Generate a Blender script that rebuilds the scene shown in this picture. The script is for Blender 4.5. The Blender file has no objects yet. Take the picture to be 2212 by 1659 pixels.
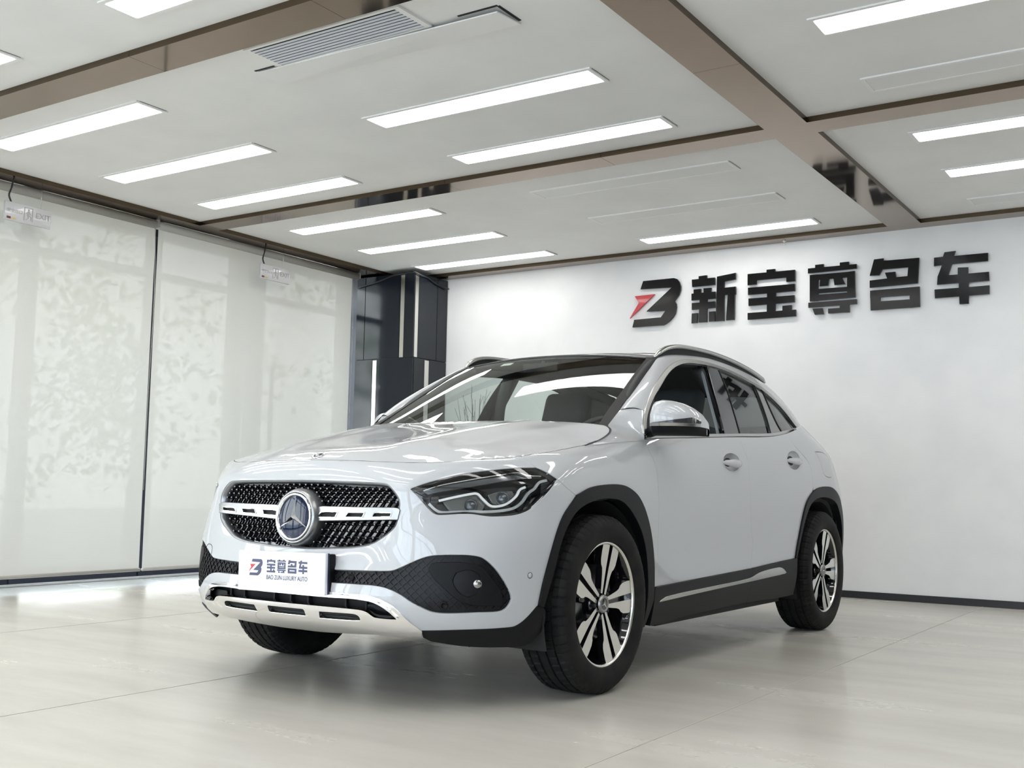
import bpy, bmesh, math, random
import numpy as np
from mathutils import Vector, Matrix
from mathutils.geometry import delaunay_2d_cdt

random.seed(7)
SC = bpy.context.scene
COL = SC.collection
# ------------------------------------------------------------------ camera
CAM_F, CAM_YAW, CAM_PITCH, CAM_ROLL, CAM_H = 2378.774, -0.582570, 0.0959665, 0.0190089, 0.805162
def cam_basis():
    cy, sy, cp, sp = math.cos(CAM_YAW), math.sin(CAM_YAW), math.cos(CAM_PITCH), math.sin(CAM_PITCH)
    f = Vector((sy*cp, cy*cp, sp)); r = Vector((cy, -sy, 0)); u = r.cross(f)
    c, s = math.cos(CAM_ROLL), math.sin(CAM_ROLL)
    return r*c+u*s, u*c-r*s, f
_r, _u, _f = cam_basis()
cam_data = bpy.data.cameras.new('camera'); cam = bpy.data.objects.new('camera', cam_data); COL.objects.link(cam)
cam_data.sensor_width = 36.0; cam_data.lens = CAM_F/2212*36.0; cam_data.clip_start = .05; cam_data.clip_end = 200
cam.matrix_world = Matrix(((_r.x,_u.x,-_f.x,0),(_r.y,_u.y,-_f.y,0),(_r.z,_u.z,-_f.z,CAM_H),(0,0,0,1)))
SC.camera = cam
# ------------------------------------------------------------------ daylight and exposure
world = bpy.data.worlds.new('world'); SC.world = world; world.use_nodes = True
wn = world.node_tree.nodes; wl = world.node_tree.links
bg = wn['Background']; bg.inputs['Strength'].default_value = WORLD_STRENGTH = 4.6
tc = wn.new('ShaderNodeTexCoord'); sep = wn.new('ShaderNodeSeparateXYZ'); rmp = wn.new('ShaderNodeValToRGB')
wl.new(tc.outputs['Generated'], sep.inputs[0]); wl.new(sep.outputs['Z'], rmp.inputs[0]); wl.new(rmp.outputs[0], bg.inputs['Color'])
rmp.color_ramp.elements[0].position = 0.0; rmp.color_ramp.elements[0].color = (.92, .94, .95, 1)
rmp.color_ramp.elements[1].position = .6; rmp.color_ramp.elements[1].color = (.70, .80, .96, 1)
SC.view_settings.view_transform = 'Standard'; SC.view_settings.look = 'None'
SC.view_settings.gamma = 1.0; SC.view_settings.exposure = 1.02; SC.view_settings.use_curve_mapping = False
LED = 5.2            # radiance of the ceiling light diffusers
SC.cycles.max_bounces=8; SC.cycles.diffuse_bounces=4; SC.cycles.glossy_bounces=4; SC.cycles.transmission_bounces=4; SC.cycles.transparent_max_bounces=10
# ------------------------------------------------------------------ helpers
MATS = {}
def mat(name, col=(.8,.8,.8), rough=.5, metal=0., coat=0., emit=None, estr=0., spec=.5, coat_rough=.03, **kw):
    if name in MATS: return MATS[name]
    m = bpy.data.materials.new(name); m.use_nodes = True
    b = m.node_tree.nodes['Principled BSDF']
    b.inputs['Base Color'].default_value = (*col, 1); b.inputs['Roughness'].default_value = rough
    b.inputs['Metallic'].default_value = metal; b.inputs['Coat Weight'].default_value = coat
    b.inputs['Coat Roughness'].default_value = coat_rough; b.inputs['Specular IOR Level'].default_value = spec
    if emit: b.inputs['Emission Color'].default_value = (*emit, 1); b.inputs['Emission Strength'].default_value = estr
    MATS[name] = m; return m
def nodes_of(m): return m.node_tree.nodes, m.node_tree.links, m.node_tree.nodes['Principled BSDF']
def glass_mat(name, tint=(1,1,1), refl=1.0, rough=0.0, ior=1.5):
    """thin pane: tinted see-through plus mirror reflection by Fresnel"""
    m = bpy.data.materials.new(name); m.use_nodes = True; n = m.node_tree.nodes; l = m.node_tree.links
    n.remove(n['Principled BSDF']); out = n['Material Output']
    tr = n.new('ShaderNodeBsdfTransparent'); tr.inputs[0].default_value = (*tint, 1)
    gl = n.new('ShaderNodeBsdfGlossy'); gl.inputs['Roughness'].default_value = rough
    fr = n.new('ShaderNodeFresnel'); ge = n.new('ShaderNodeNewGeometry'); mr = n.new('ShaderNodeMapRange')
    mr.inputs['To Min'].default_value = ior; mr.inputs['To Max'].default_value = 1/ior; l.new(ge.outputs['Backfacing'], mr.inputs['Value']); l.new(mr.outputs[0], fr.inputs[0])
    mu = n.new('ShaderNodeMath'); mu.operation = 'MULTIPLY'; mu.inputs[1].default_value = refl; mu.use_clamp = True
    mx = n.new('ShaderNodeMixShader')
    l.new(fr.outputs[0], mu.inputs[0]); l.new(mu.outputs[0], mx.inputs[0]); l.new(tr.outputs[0], mx.inputs[1]); l.new(gl.outputs[0], mx.inputs[2])
    l.new(mx.outputs[0], out.inputs[0]); MATS[name] = m; return m
def add_noise(m, scale, c0, c1, detail=4, stretch=None, bump=0., p0=.35, p1=.65):
    n, l, b = nodes_of(m)
    t = n.new('ShaderNodeTexCoord'); no = n.new('ShaderNodeTexNoise'); no.inputs['Scale'].default_value = scale; no.inputs['Detail'].default_value = detail
    r = n.new('ShaderNodeValToRGB'); r.color_ramp.elements[0].position = p0; r.color_ramp.elements[1].position = p1
    r.color_ramp.elements[0].color = (*c0, 1); r.color_ramp.elements[1].color = (*c1, 1)
    if stretch:
        mp = n.new('ShaderNodeMapping'); mp.inputs['Scale'].default_value = stretch; l.new(t.outputs['Object'], mp.inputs[0]); l.new(mp.outputs[0], no.inputs['Vector'])
    else: l.new(t.outputs['Object'], no.inputs['Vector'])
    l.new(no.outputs['Fac'], r.inputs[0]); l.new(r.outputs[0], b.inputs['Base Color'])
    if bump:
        bp = n.new('ShaderNodeBump'); bp.inputs['Strength'].default_value = bump; bp.inputs['Distance'].default_value = .002
        l.new(no.outputs['Fac'], bp.inputs['Height']); l.new(bp.outputs[0], b.inputs['Normal'])
    return m
def tag(o, label=None, cat=None, group=None, kind=None):
    if label: o['label'] = label
    if cat: o['category'] = cat
    if group: o['group'] = group
    if kind: o['kind'] = kind
    return o
def link(o, parent=None):
    COL.objects.link(o)
    if parent is not None: o.parent = parent
    return o
def empty(name, loc=(0,0,0), rz=0., parent=None):
    o = bpy.data.objects.new(name, None); o.empty_display_size = .1; o.location = loc; o.rotation_euler = (0,0,rz); return link(o, parent)
def copy_tree(o, parent=None):
    c = o.copy(); link(c, parent)
    for k in COPY_KIDS.get(o.name, list(o.children)): copy_tree(k, c)
    return c
COPY_KIDS = {}
class MB:
    """collects shapes; build() links them as one mesh object"""
    def __init__(s): s.v=[]; s.f=[]; s.m=[]; s.sm=[]
    def add(s, V, F, mi=0, smooth=False, M=None):
        b=len(s.v)
        for p in V:
            p=Vector(p)
            if M is not None: p = M @ p
            s.v.append(tuple(p))
        for f in F: s.f.append(tuple(b+i for i in f)); s.m.append(mi); s.sm.append(smooth)
        return s
    def box(s, c, d, mi=0, M=None, bev=0.):
        x,y,z=c; a,b_,e=d[0]/2,d[1]/2,d[2]/2
        if bev>0:
            bm=bmesh.new(); bmesh.ops.create_cube(bm,size=1.0)
            for v in bm.verts: v.co=Vector((v.co.x*d[0]+x,v.co.y*d[1]+y,v.co.z*d[2]+z))
            bmesh.ops.bevel(bm,geom=bm.edges[:],offset=bev,segments=3,affect='EDGES',profile=.5)
            bm.verts.index_update()
            s.add([v.co for v in bm.verts],[[v.index for v in f.verts] for f in bm.faces],mi,True,M); bm.free(); return s
        V=[(x+i*a,y+j*b_,z+k*e) for i in(-1,1) for j in(-1,1) for k in(-1,1)]
        F=[(0,1,3,2),(4,6,7,5),(0,4,5,1),(2,3,7,6),(0,2,6,4),(1,5,7,3)]
        return s.add(V,F,mi,False,M)
    def lathe(s, prof, n=48, mi=0, M=None, smooth=True, close=False):
        """profile (r, h) turned round the local z axis"""
        V=[];F=[];m=len(prof)
        for i in range(n):
            a=2*math.pi*i/n
            for r,h in prof: V.append((r*math.cos(a),r*math.sin(a),h))
        for i in range(n):
            j=(i+1)%n
            for k in range(m-1 if not close else m):
                k2=(k+1)%m; F.append((i*m+k,j*m+k,j*m+k2,i*m+k2))
        return s.add(V,F,mi,smooth,M)
    def tube(s, pts, r, n=8, mi=0, M=None, caps=True, smooth=True, closed=False, flat=1.0, up=(0,0,1)):
        P=[Vector(p) for p in pts]; N=len(P); V=[];F=[]
        R=r if hasattr(r,'__len__') else [r]*N
        for i,p in enumerate(P):
            a=P[(i+1)%N] if (closed or i<N-1) else P[i]; b=P[i-1] if (closed or i>0) else P[i]
            t=(a-b).normalized(); u=Vector(up)
            if abs(t.dot(u))>.97: u=Vector((1,0,0))
            x=t.cross(u).normalized(); y=x.cross(t).normalized()
            for k in range(n):
                an=2*math.pi*k/n; V.append(p+x*math.cos(an)*R[i]+y*math.sin(an)*R[i]*flat)
        for i in range(N if closed else N-1):
            j=(i+1)%N
            for k in range(n): F.append((i*n+k,i*n+(k+1)%n,j*n+(k+1)%n,j*n+k))
        if caps and not closed: F.append(tuple(range(n-1,-1,-1))); F.append(tuple((N-1)*n+k for k in range(n)))
        return s.add(V,F,mi,smooth,M)
    def grid(s, G, mi=0, smooth=True, M=None, flip=False):
        n=len(G); m=len(G[0]); V=[p for r in G for p in r]; F=[]
        for i in range(n-1):
            for j in range(m-1):
                q=(i*m+j,(i+1)*m+j,(i+1)*m+j+1,i*m+j+1); F.append(q[::-1] if flip else q)
        return s.add(V,F,mi,smooth,M)
    def build(s, name, mats, parent=None, normals=None, auto=None):
        me=bpy.data.meshes.new(name); me.from_pydata(s.v,[],s.f); 
        for q in (mats if isinstance(mats,(list,tuple)) else [mats]): me.materials.append(q)
        me.polygons.foreach_set('material_index',s.m); me.polygons.foreach_set('use_smooth',s.sm); me.update()
        if auto is not None:
            me.set_sharp_from_angle(angle=math.radians(auto))
        if normals is not None: me.normals_split_custom_set_from_vertices([tuple(map(float,q)) for q in normals])
        return link(bpy.data.objects.new(name,me),parent)
def inside(pts, loop):
    x=pts[:,0]; y=pts[:,1]; L=np.asarray(loop,float); r=np.zeros(len(pts),bool); j=len(L)-1
    for i in range(len(L)):
        xi,yi=L[i]; xj,yj=L[j]
        c=((yi>y)!=(yj>y)); 
        if yi!=yj: r^=c&(x<(xj-xi)*(y-yi)/(yj-yi)+xi)
        j=i
    return r
def area(L): L=np.asarray(L,float); x,y=L[:,0],L[:,1]; return .5*np.sum(x*np.roll(y,-1)-y*np.roll(x,-1))
def resample(L, step, closed=True):
    L=[np.asarray(p,float) for p in L]; out=[]; n=len(L)
    for i in range(n if closed else n-1):
        a=L[i]; b=L[(i+1)%n]; k=max(1,int(math.ceil(np.linalg.norm(b-a)/step)))
        for q in range(k): out.append(a+(b-a)*q/k)
    if not closed: out.append(L[-1])
    return np.array(out)
def smooth_line(L, it=2, closed=False, sharp=50):
    """rounds a polyline through its points (Catmull-Rom), keeps corners sharper than the limit"""
    L=[np.asarray(p,float) for p in L]; n=len(L)
    if n<3: return np.array(L)
    def corner(i):
        if not closed and (i==0 or i==n-1): return True
        a=L[i]-L[i-1]; b=L[(i+1)%n]-L[i]; c=np.dot(a,b)/(np.linalg.norm(a)*np.linalg.norm(b)+1e-12)
        return math.degrees(math.acos(max(-1,min(1,c))))>sharp
    cor=[corner(i) for i in range(n)]; out=[]
    for i in range(n if closed else n-1):
        p1=L[i]; p2=L[(i+1)%n]; p0=L[i-1] if not cor[i] else p1; p3=L[(i+2)%n] if not cor[(i+1)%n] else p2
        d=np.linalg.norm(p2-p1); 
        m1=(p2-p0)/(np.linalg.norm(p2-p1)+np.linalg.norm(p1-p0)+1e-12)*d if not cor[i] else (p2-p1)
        m2=(p3-p1)/(np.linalg.norm(p3-p2)+np.linalg.norm(p2-p1)+1e-12)*d if not cor[(i+1)%n] else (p2-p1)
        K=2**it
        for q in range(K):
            t=q/K; out.append((2*t**3-3*t*t+1)*p1+(t**3-2*t*t+t)*m1+(-2*t**3+3*t*t)*p2+(t**3-t*t)*m2)
    if not closed: out.append(L[-1])
    return np.array(out)
def inset(L, d):
    """moves a closed loop inward by d"""
    if d==0: return np.asarray(L,float)
    L=np.asarray(L,float); sgn=1 if area(L)>0 else -1
    e=np.roll(L,-1,0)-L; e/=np.linalg.norm(e,axis=1,keepdims=True)+1e-12; nr=np.stack([-e[:,1],e[:,0]],1)*sgn
    m=nr+np.roll(nr,1,0); m/=np.maximum(np.linalg.norm(m,axis=1,keepdims=True),1e-9)
    c=np.clip(np.sum(m*nr,1),.4,1)
    return L+m*(d/c)[:,None]
def triangulate(loop, holes, step):
    loops=[np.asarray(loop,float)]+[np.asarray(h,float) for h in holes]
    V=[];E=[]
    for L in loops:
        b=len(V); n=len(L); V+= [tuple(p) for p in L]; E+=[(b+i,b+(i+1)%n) for i in range(n)]
    lo=loops[0].min(0); hi=loops[0].max(0)
    if step:
        nx=max(1,int((hi[0]-lo[0])/step)); ny=max(1,int((hi[1]-lo[1])/step))
        gx=lo[0]+(np.arange(nx)+.5)*(hi[0]-lo[0])/nx; gy=lo[1]+(np.arange(ny)+.5)*(hi[1]-lo[1])/ny
        G=np.array([(a,b_) for a in gx for b_ in gy])
        ok=inside(G,loops[0])
        for h in loops[1:]: ok&=~inside(G,h)
        G=G[ok]
        if len(G):
            B=np.concatenate([resample(L,step*.4) for L in loops])
            keep=np.ones(len(G),bool)
            for k in range(0,len(G),400):
                d=np.min(np.sum((G[k:k+400,None]-B[None])**2,2),1); keep[k:k+400]=d>(step*.35)**2
            V+=[tuple(p) for p in G[keep]]
    r=delaunay_2d_cdt([Vector(p) for p in V],E,[],0,1e-7)
    P=np.array([(p.x,p.y) for p in r[0]]); T=np.array([f for f in r[2] if len(f)==3],int)
    c=P[T].mean(1); ok=inside(c,loops[0])
    for h in loops[1:]: ok&=~inside(c,h)
    T=T[ok]; q=P[T]; a=(q[:,1,0]-q[:,0,0])*(q[:,2,1]-q[:,0,1])-(q[:,1,1]-q[:,0,1])*(q[:,2,0]-q[:,0,0])
    T[a<0]=T[a<0][:,::-1]; T=T[np.abs(a)>1e-12]
    return P,T,loops
def union_tris(polys):
    V=[];F=[]
    for L in polys:
        L=[tuple(p) for p in L]
        if area(L)<0: L=L[::-1]
        b=len(V); V+=L; F.append(list(range(b,b+len(L))))
    E=[(f[i],f[(i+1)%len(f)]) for f in F for i in range(len(f))]
    r=delaunay_2d_cdt([Vector(p) for p in V],E,[],0,1e-6)
    P=np.array([(p.x,p.y) for p in r[0]]); T=np.array([f for f in r[2] if len(f)==3],int); c=P[T].mean(1); ok=np.zeros(len(T),bool)
    for f in F: ok|=inside(c,[V[i] for i in f])
    T=T[ok]; q=P[T]; a=(q[:,1,0]-q[:,0,0])*(q[:,2,1]-q[:,0,1])-(q[:,1,1]-q[:,0,1])*(q[:,2,0]-q[:,0,0]); T[a<0]=T[a<0][:,::-1]
    return P,[tuple(int(i) for i in t) for t in T[np.abs(a)>1e-12]]
def extrude_flat(mb, P, T, to3, d, mi_face=0, mi_side=0):
    """P,T flat triangles; to3(x,y,h) maps to space; thickness d toward +h"""
    n=len(P); V=[to3(x,y,d) for x,y in P]+[to3(x,y,0) for x,y in P]; F=[tuple(t) for t in T]; mb.add(V,F,mi_face)
    b=len(mb.v)-len(V); cnt={}
    for t in T:
        for i in range(3):
            e=(int(t[i]),int(t[(i+1)%3])); cnt[tuple(sorted(e))]=None if tuple(sorted(e)) in cnt else e
    for e in cnt.values():
        if e: a,c=e; mb.f.append((b+c,b+a,b+n+a,b+n+c)); mb.m.append(mi_side); mb.sm.append(False)
    for t in T: mb.f.append((b+n+int(t[2]),b+n+int(t[1]),b+n+int(t[0]))); mb.m.append(mi_side); mb.sm.append(False)
    return mb

# ------------------------------------------------------------------ materials of the room
M_wall = add_noise(mat('wall_paint', (.80,.80,.79), .55), 3.0, (.77,.775,.78), (.81,.815,.815), 3)
M_ceil = add_noise(mat('ceiling_paint', (.80,.80,.78), .75), 2.0, (.76,.76,.745), (.80,.80,.785), 4)
M_bronze = mat('bronze_mirror_steel', (.25,.185,.135), .07, 1.0)
def _bronze():
    n,l,b = nodes_of(M_bronze); t=n.new('ShaderNodeTexCoord'); no=n.new('ShaderNodeTexNoise'); no.inputs['Scale'].default_value=1.6
    bp=n.new('ShaderNodeBump'); bp.inputs['Strength'].default_value=.10; bp.inputs['Distance'].default_value=.02
    l.new(t.outputs['Object'],no.inputs['Vector']); l.new(no.outputs['Fac'],bp.inputs['Height']); l.new(bp.outputs[0],b.inputs['Normal'])
_bronze()
M_bronze_side = mat('bronze_steel_edge', (.12,.09,.062), .25, 1.0)
M_floor = mat('polished_floor', (.62,.59,.53), .24, spec=.5)
def _floor():
    n,l,b = nodes_of(M_floor); t=n.new('ShaderNodeTexCoord')
    mp=n.new('ShaderNodeMapping'); mp.inputs['Scale'].default_value=(.35,1.6,1); l.new(t.outputs['Object'],mp.inputs[0])
    no=n.new('ShaderNodeTexNoise'); no.inputs['Scale'].default_value=1.3; no.inputs['Detail'].default_value=8; no.inputs['Roughness'].default_value=.62
    l.new(mp.outputs[0],no.inputs['Vector'])
    r=n.new('ShaderNodeValToRGB'); r.color_ramp.elements[0].position=.32; r.color_ramp.elements[1].position=.68
    r.color_ramp.elements[0].color=(.50,.478,.428,1); r.color_ramp.elements[1].color=(.60,.578,.526,1)
    l.new(no.outputs['Fac'],r.inputs[0]); l.new(r.outputs[0],b.inputs['Base Color'])
    r2=n.new('ShaderNodeMapRange'); r2.inputs['To Min'].default_value=.17; r2.inputs['To Max'].default_value=.34
    l.new(no.outputs['Fac'],r2.inputs['Value']); l.new(r2.outputs[0],b.inputs['Roughness'])
_floor()
M_seam = mat('floor_joint', (.44,.42,.37), .6)
M_black = mat('black_skirting', (.012,.013,.016), .4)
M_led = mat('led_diffuser', (.9,.9,.9), .5, emit=(1.0,.985,.955), estr=LED)
M_frame = mat('light_frame_white', (.78,.78,.77), .4)
M_unlit = mat('unlit_diffuser', (.72,.72,.70), .45)
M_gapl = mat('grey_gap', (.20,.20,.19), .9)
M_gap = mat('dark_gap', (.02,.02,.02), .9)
M_vent = mat('vent_aluminium', (.62,.65,.71), .4, .3)
M_colglass = mat('column_dark_glass', (.010,.013,.019), .10, spec=.4)
M_colseam = mat('column_joint', (.004,.004,.005), .5)
M_colstrip = mat('column_strip_steel', (.74,.73,.69), .22, 1.0)
M_letter = mat('letter_black_acrylic', (.004,.004,.0045), .14, spec=.3)
M_red = mat('letter_red_acrylic', (.50,.015,.03), .2, coat=.4)
M_cable = mat('black_cable', (.01,.01,.01), .5)
M_rail = mat('dark_blue_frame', (.016,.022,.045), .35)
M_alu = mat('bare_aluminium', (.72,.74,.78), .25, 1.0)
M_roller = mat('roller_cassette', (.34,.33,.30), .4)
M_signw = mat('sign_white', (.46,.46,.47), .3, coat=.5)
M_signg = mat('sign_grey_print', (.30,.30,.31), .4)
M_chrome = mat('chrome', (.92,.92,.93), .05, 1.0)
GLASS_FACADE = glass_mat('facade_glass', (.93,.94,.93), 1.0); GLASS_TINTED = glass_mat('tinted_shop_glass', (.78,.82,.86), 1.0)
# blind cloth: diffuses daylight and lets a little of the view through
def blind_mat():
    m=bpy.data.materials.new('blind_cloth'); m.use_nodes=True; n=m.node_tree.nodes; l=m.node_tree.links; n.remove(n['Principled BSDF'])
    t=n.new('ShaderNodeTexCoord'); w=n.new('ShaderNodeTexNoise'); w.inputs['Scale'].default_value=260; l.new(t.outputs['Object'],w.inputs['Vector'])
    r=n.new('ShaderNodeValToRGB'); r.color_ramp.elements[0].color=(.35,.335,.30,1); r.color_ramp.elements[1].color=(.38,.365,.33,1); l.new(w.outputs['Fac'],r.inputs[0])
    d=n.new('ShaderNodeBsdfDiffuse'); tl=n.new('ShaderNodeBsdfTranslucent'); tp=n.new('ShaderNodeBsdfTransparent'); tl.inputs[0].default_value=(.62,.60,.545,1)
    l.new(r.outputs[0],d.inputs[0])
    a=n.new('ShaderNodeMixShader'); a.inputs[0].default_value=.27; b=n.new('ShaderNodeMixShader'); b.inputs[0].default_value=.014
    l.new(d.outputs[0],a.inputs[1]); l.new(tl.outputs[0],a.inputs[2]); l.new(a.outputs[0],b.inputs[1]); l.new(tp.outputs[0],b.inputs[2])
    l.new(b.outputs[0],n['Material Output'].inputs[0]); return m
M_blind = blind_mat()
# ------------------------------------------------------------------ room shell (metres; camera stands over the origin)
X0, X1, Y0, Y1 = -7.85, 8.2, -5.6, 8.96
ZC, ZB = 2.978, 2.945       # ceiling, underside of the bronze strips
def struct(name, mb, m, parent=None): return tag(mb.build(name, m, parent), kind=None if parent else 'structure')
fl = struct('floor', MB().box(((X0+X1)/2,(Y0+Y1)/2,-.1),(X1-X0+.4,Y1-Y0+.4,.2)), M_floor)
for i,x in enumerate((-5.51,-3.57,-1.63,.31,2.25,4.19,6.13)):
    MB().box((x,(Y0+Y1)/2,-.0005),(.005,Y1-Y0,.003)).build('floor_joint', M_seam, fl)
ceil = struct('ceiling', MB().box(((X0+X1)/2,(Y0+Y1)/2,ZC+.1),(X1-X0+.4,Y1-Y0+.4,.2)), M_ceil)
struct('wall_back', MB().box(((X0+X1)/2,Y1+.1,1.5),(X1-X0+.4,.2,3.2)), M_wall)
struct('wall_right', MB().box((X1+.1,(Y0+Y1)/2,1.5),(.2,Y1-Y0+.4,3.2)), mat('wall_dark_for_dimming',(.07,.07,.075),.35))  # unseen wall, coloured near black to cut light on the car's left side
struct('baseboard_back', MB().box(((-6.71+X1)/2,Y1-.006,.0275),(X1+6.71,.012,.055)), M_black)
struct('baseboard_right', MB().box((X1-.006,(Y0+Y1)/2,.0275),(.012,Y1-Y0,.055)), M_black)
# wall behind the camera: shop front with three wide windows to daylight
wf = MB(); wins=[(-6.6,-2.6),(-1.9,2.1),(2.8,6.8)]; zt=2.75
wf.box(((X0+X1)/2,Y0-.1,(zt+3.1)/2),(X1-X0+.4,.2,3.1-zt)); wf.box(((X0+X1)/2,Y0-.1,.05),(X1-X0+.4,.2,.10))
edges=[X0-.2]+[e for w in wins for e in w]+[X1+.2]
for i in range(0,len(edges),2): wf.box(((edges[i]+edges[i+1])/2,Y0-.1,1.45),(edges[i+1]-edges[i],.2,2.7))
struct('wall_front', wf, M_wall)
for i,(a,b) in enumerate(wins):
    w = struct('window_%d'%(i+1), MB().box(((a+b)/2,Y0-.1,1.425),(b-a,.012,2.65)), GLASS_TINTED)
    fr=MB()
    for x in (a+.03,(2*a+b)/3,(a+2*b)/3,b-.03): fr.box((x,Y0-.1,1.425),(.06,.08,2.65))
    for z in (.13,2.1,2.72): fr.box(((a+b)/2,Y0-.1,z),(b-a,.07,.06))
    fr.build('window_frame', M_rail, w)
# left facade: glass behind the roller blinds
w4 = struct('window_4', MB().box((X0-.02,(Y0+Y1)/2,1.5),(.012,Y1-Y0,2.9)), GLASS_FACADE)
fr=MB()
for y in (-4.6,-3.1,-1.6,-.1,1.4,2.75,4.15,5.02,6.20): MB().box((X0-.02,y,1.5),(.12,.09,3.0)).build('mullion', M_rail, w4)
for y in (7.17,7.42,8.72): MB().box((X0-.02,y,1.5),(.12,.13,3.0)).build('mullion', M_rail, w4)
MB().box((-7.635,8.71,1.47),(.33,.49,2.94)).build('end_frame', M_rail, w4)
MB().box((X0-.02,(Y0+Y1)/2,.065),(.10,Y1-Y0,.13)).build('bottom_rail', M_rail, w4)
MB().box((X0+.045,(Y0+Y1)/2,.012),(.025,Y1-Y0,.02)).build('sill_track', M_alu, w4)
MB().box((X0-.02,(Y0+Y1)/2,2.62),(.10,Y1-Y0,.05)).build('transom_bar', M_rail, w4)
MB().tube([(X0+.09,7.56,.95),(X0+.09,7.56,1.95)],.022,10).box((X0+.05,7.56,1.0),(.09,.03,.03)).box((X0+.05,7.56,1.9),(.09,.03,.03)).build('door_pull', M_alu, w4)
# bronze ceiling strips: flat polished undersides, darker edges
YB=[(3.41,3.64),(6.07,6.27),(.75,.98),(-1.91,-1.68),(-4.57,-4.34)]; XBm=[(-2.255,-2.0),(2.89,3.14)]
def strip(i,x0,x1,y0,y1):
    mb=MB(); z0,z1=ZB,ZC+.002
    mb.add([(x0,y0,z0),(x1,y0,z0),(x1,y1,z0),(x0,y1,z0)],[(3,2,1,0)],0)
    V=[(x0,y0,z0),(x1,y0,z0),(x1,y1,z0),(x0,y1,z0),(x0,y0,z1),(x1,y0,z1),(x1,y1,z1),(x0,y1,z1)]
    mb.add(V,[(0,1,5,4),(1,2,6,5),(2,3,7,6),(3,0,4,7)],1)
    return tag(mb.build('trim_%d'%i,[M_bronze,M_bronze_side]),kind='structure')
n=1
strip(n,X0,X1,8.80,Y1); n+=1
strip(n,X0+.05,-7.14,Y0,8.80); n+=1
for x0,x1 in XBm:
    cuts=[Y0,-2.0,1.0,5.05,8.80]
    for a,b in zip(cuts[:-1],cuts[1:]): strip(n,x0,x1,a+.001,b-.001); n+=1
for y0,y1 in YB:
    for a,b in ((-7.14,-4.6),(-4.598,-3.35),(-3.348,-2.255),(-2.0,2.89),(3.14,X1)): strip(n,a,b,y0,y1); n+=1
# ------------------------------------------------------------------ ceiling lights
def ceiling_light(x0,y0,lit,label,group,L=1.50,W=.18):
    t=empty('ceiling_light',(x0+L/2,y0+W/2,ZC))
    tag(t,label,'ceiling light',group)
    o=.022; f=MB(); z=-.004
    f.box((0,-W/2-o/2,z),(L+2*o,o,.008)).box((0,W/2+o/2,z),(L+2*o,o,.008)).box((-L/2-o/2,0,z),(o,W,.008)).box((L/2+o/2,0,z),(o,W,.008))
    f.build('frame',M_frame,t)
    d=MB()
    lp=[]; r=.018
    for cx,cy,a0 in ((L/2-r,W/2-r,0),(-L/2+r,W/2-r,90),(-L/2+r,-W/2+r,180),(L/2-r,-W/2+r,270)):
        for k in range(5): a=math.radians(a0+k*22.5); lp.append((cx+r*math.cos(a),cy+r*math.sin(a)))
    n_=len(lp); V=[(x,y,-.006) for x,y in lp]+[(x,y,-.001) for x,y in lp]
    d.add(V,[tuple(range(n_-1,-1,-1))],0); d.add(V,[(i,(i+1)%n_,n_+(i+1)%n_,n_+i) for i in range(n_)],1)
    d.build('diffuser',[M_led if lit else M_unlit,M_frame],t)
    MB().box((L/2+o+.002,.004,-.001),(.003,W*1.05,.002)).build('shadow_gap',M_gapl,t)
    return t
lampX=[-6.69,-4.23,-1.55,.93,3.57,6.0]
bays=[(6.27,(.38,1.26,2.10)),(3.64,(.28,1.16,2.01)),(.98,(.28,1.16,2.01)),(-1.68,(.28,1.16,2.01)),(-4.34,(.28,1.16,2.01))]
unlit={(0,1,0),(0,1,1),(1,1,0),(1,2,2),(0,2,2),(2,2,0),(2,3,1),(3,2,2),(3,4,0),(4,1,1),(1,4,1),(2,4,2)}
LBL={(0,0,0):'lit ceiling panel light, nearest the blinds just beyond the middle bronze strip',(0,0,1):'lit ceiling panel light, middle one of three in front of the black corner column',(0,0,2):'lit ceiling panel light closest to the black corner column and back wall',
 (0,1,2):'lit ceiling panel light along the back wall left of the sprinkler head',(0,1,0):'unlit ceiling panel light just behind the middle bronze strip, larger of two dark ones',(0,1,1):'unlit ceiling panel light between a dark one and the lit one at the back wall',
 (1,0,0):'lit ceiling panel light at the left picture edge below the near bronze strip',(1,0,1):'lit ceiling panel light over the left blind, second from the near bronze strip',(1,0,2):'lit ceiling panel light over the left blind, just before the middle bronze strip',
 (1,1,1):'large lit ceiling panel light below the air vent, centre of the ceiling',(1,1,2):'lit ceiling panel light just in front of the middle bronze strip, above the windscreen',
 (1,2,1):'large lit ceiling panel light at the upper right corner of the picture',(1,2,2):'unlit ceiling panel light at the right edge before the middle strip',
 (0,2,0):'lit ceiling panel light at the right edge just beyond the middle strip',(0,2,1):'lit ceiling panel light at the right edge, second beyond the middle strip',(0,2,2):'unlit ceiling panel light at the right edge near the back wall',
 (2,1,2):'lit ceiling panel light cut by the top edge, before the near bronze strip'}
for bi,(yb,rows) in enumerate(bays):
    for ci,x in enumerate(lampX):
        for ri,dy in enumerate(rows):
            k=(bi,ci,ri)
            if k==(1,1,0): continue
            lit=k not in unlit and (ci<3 or (bi==0 and ci<5))
            if k in LBL: ceiling_light(x,yb+dy,lit,LBL[k],'ceiling panel lights')
            else: ceiling_light(x,yb+dy,lit,'ceiling panel light over the hall outside the picture','ceiling panel lights outside the view')
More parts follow.
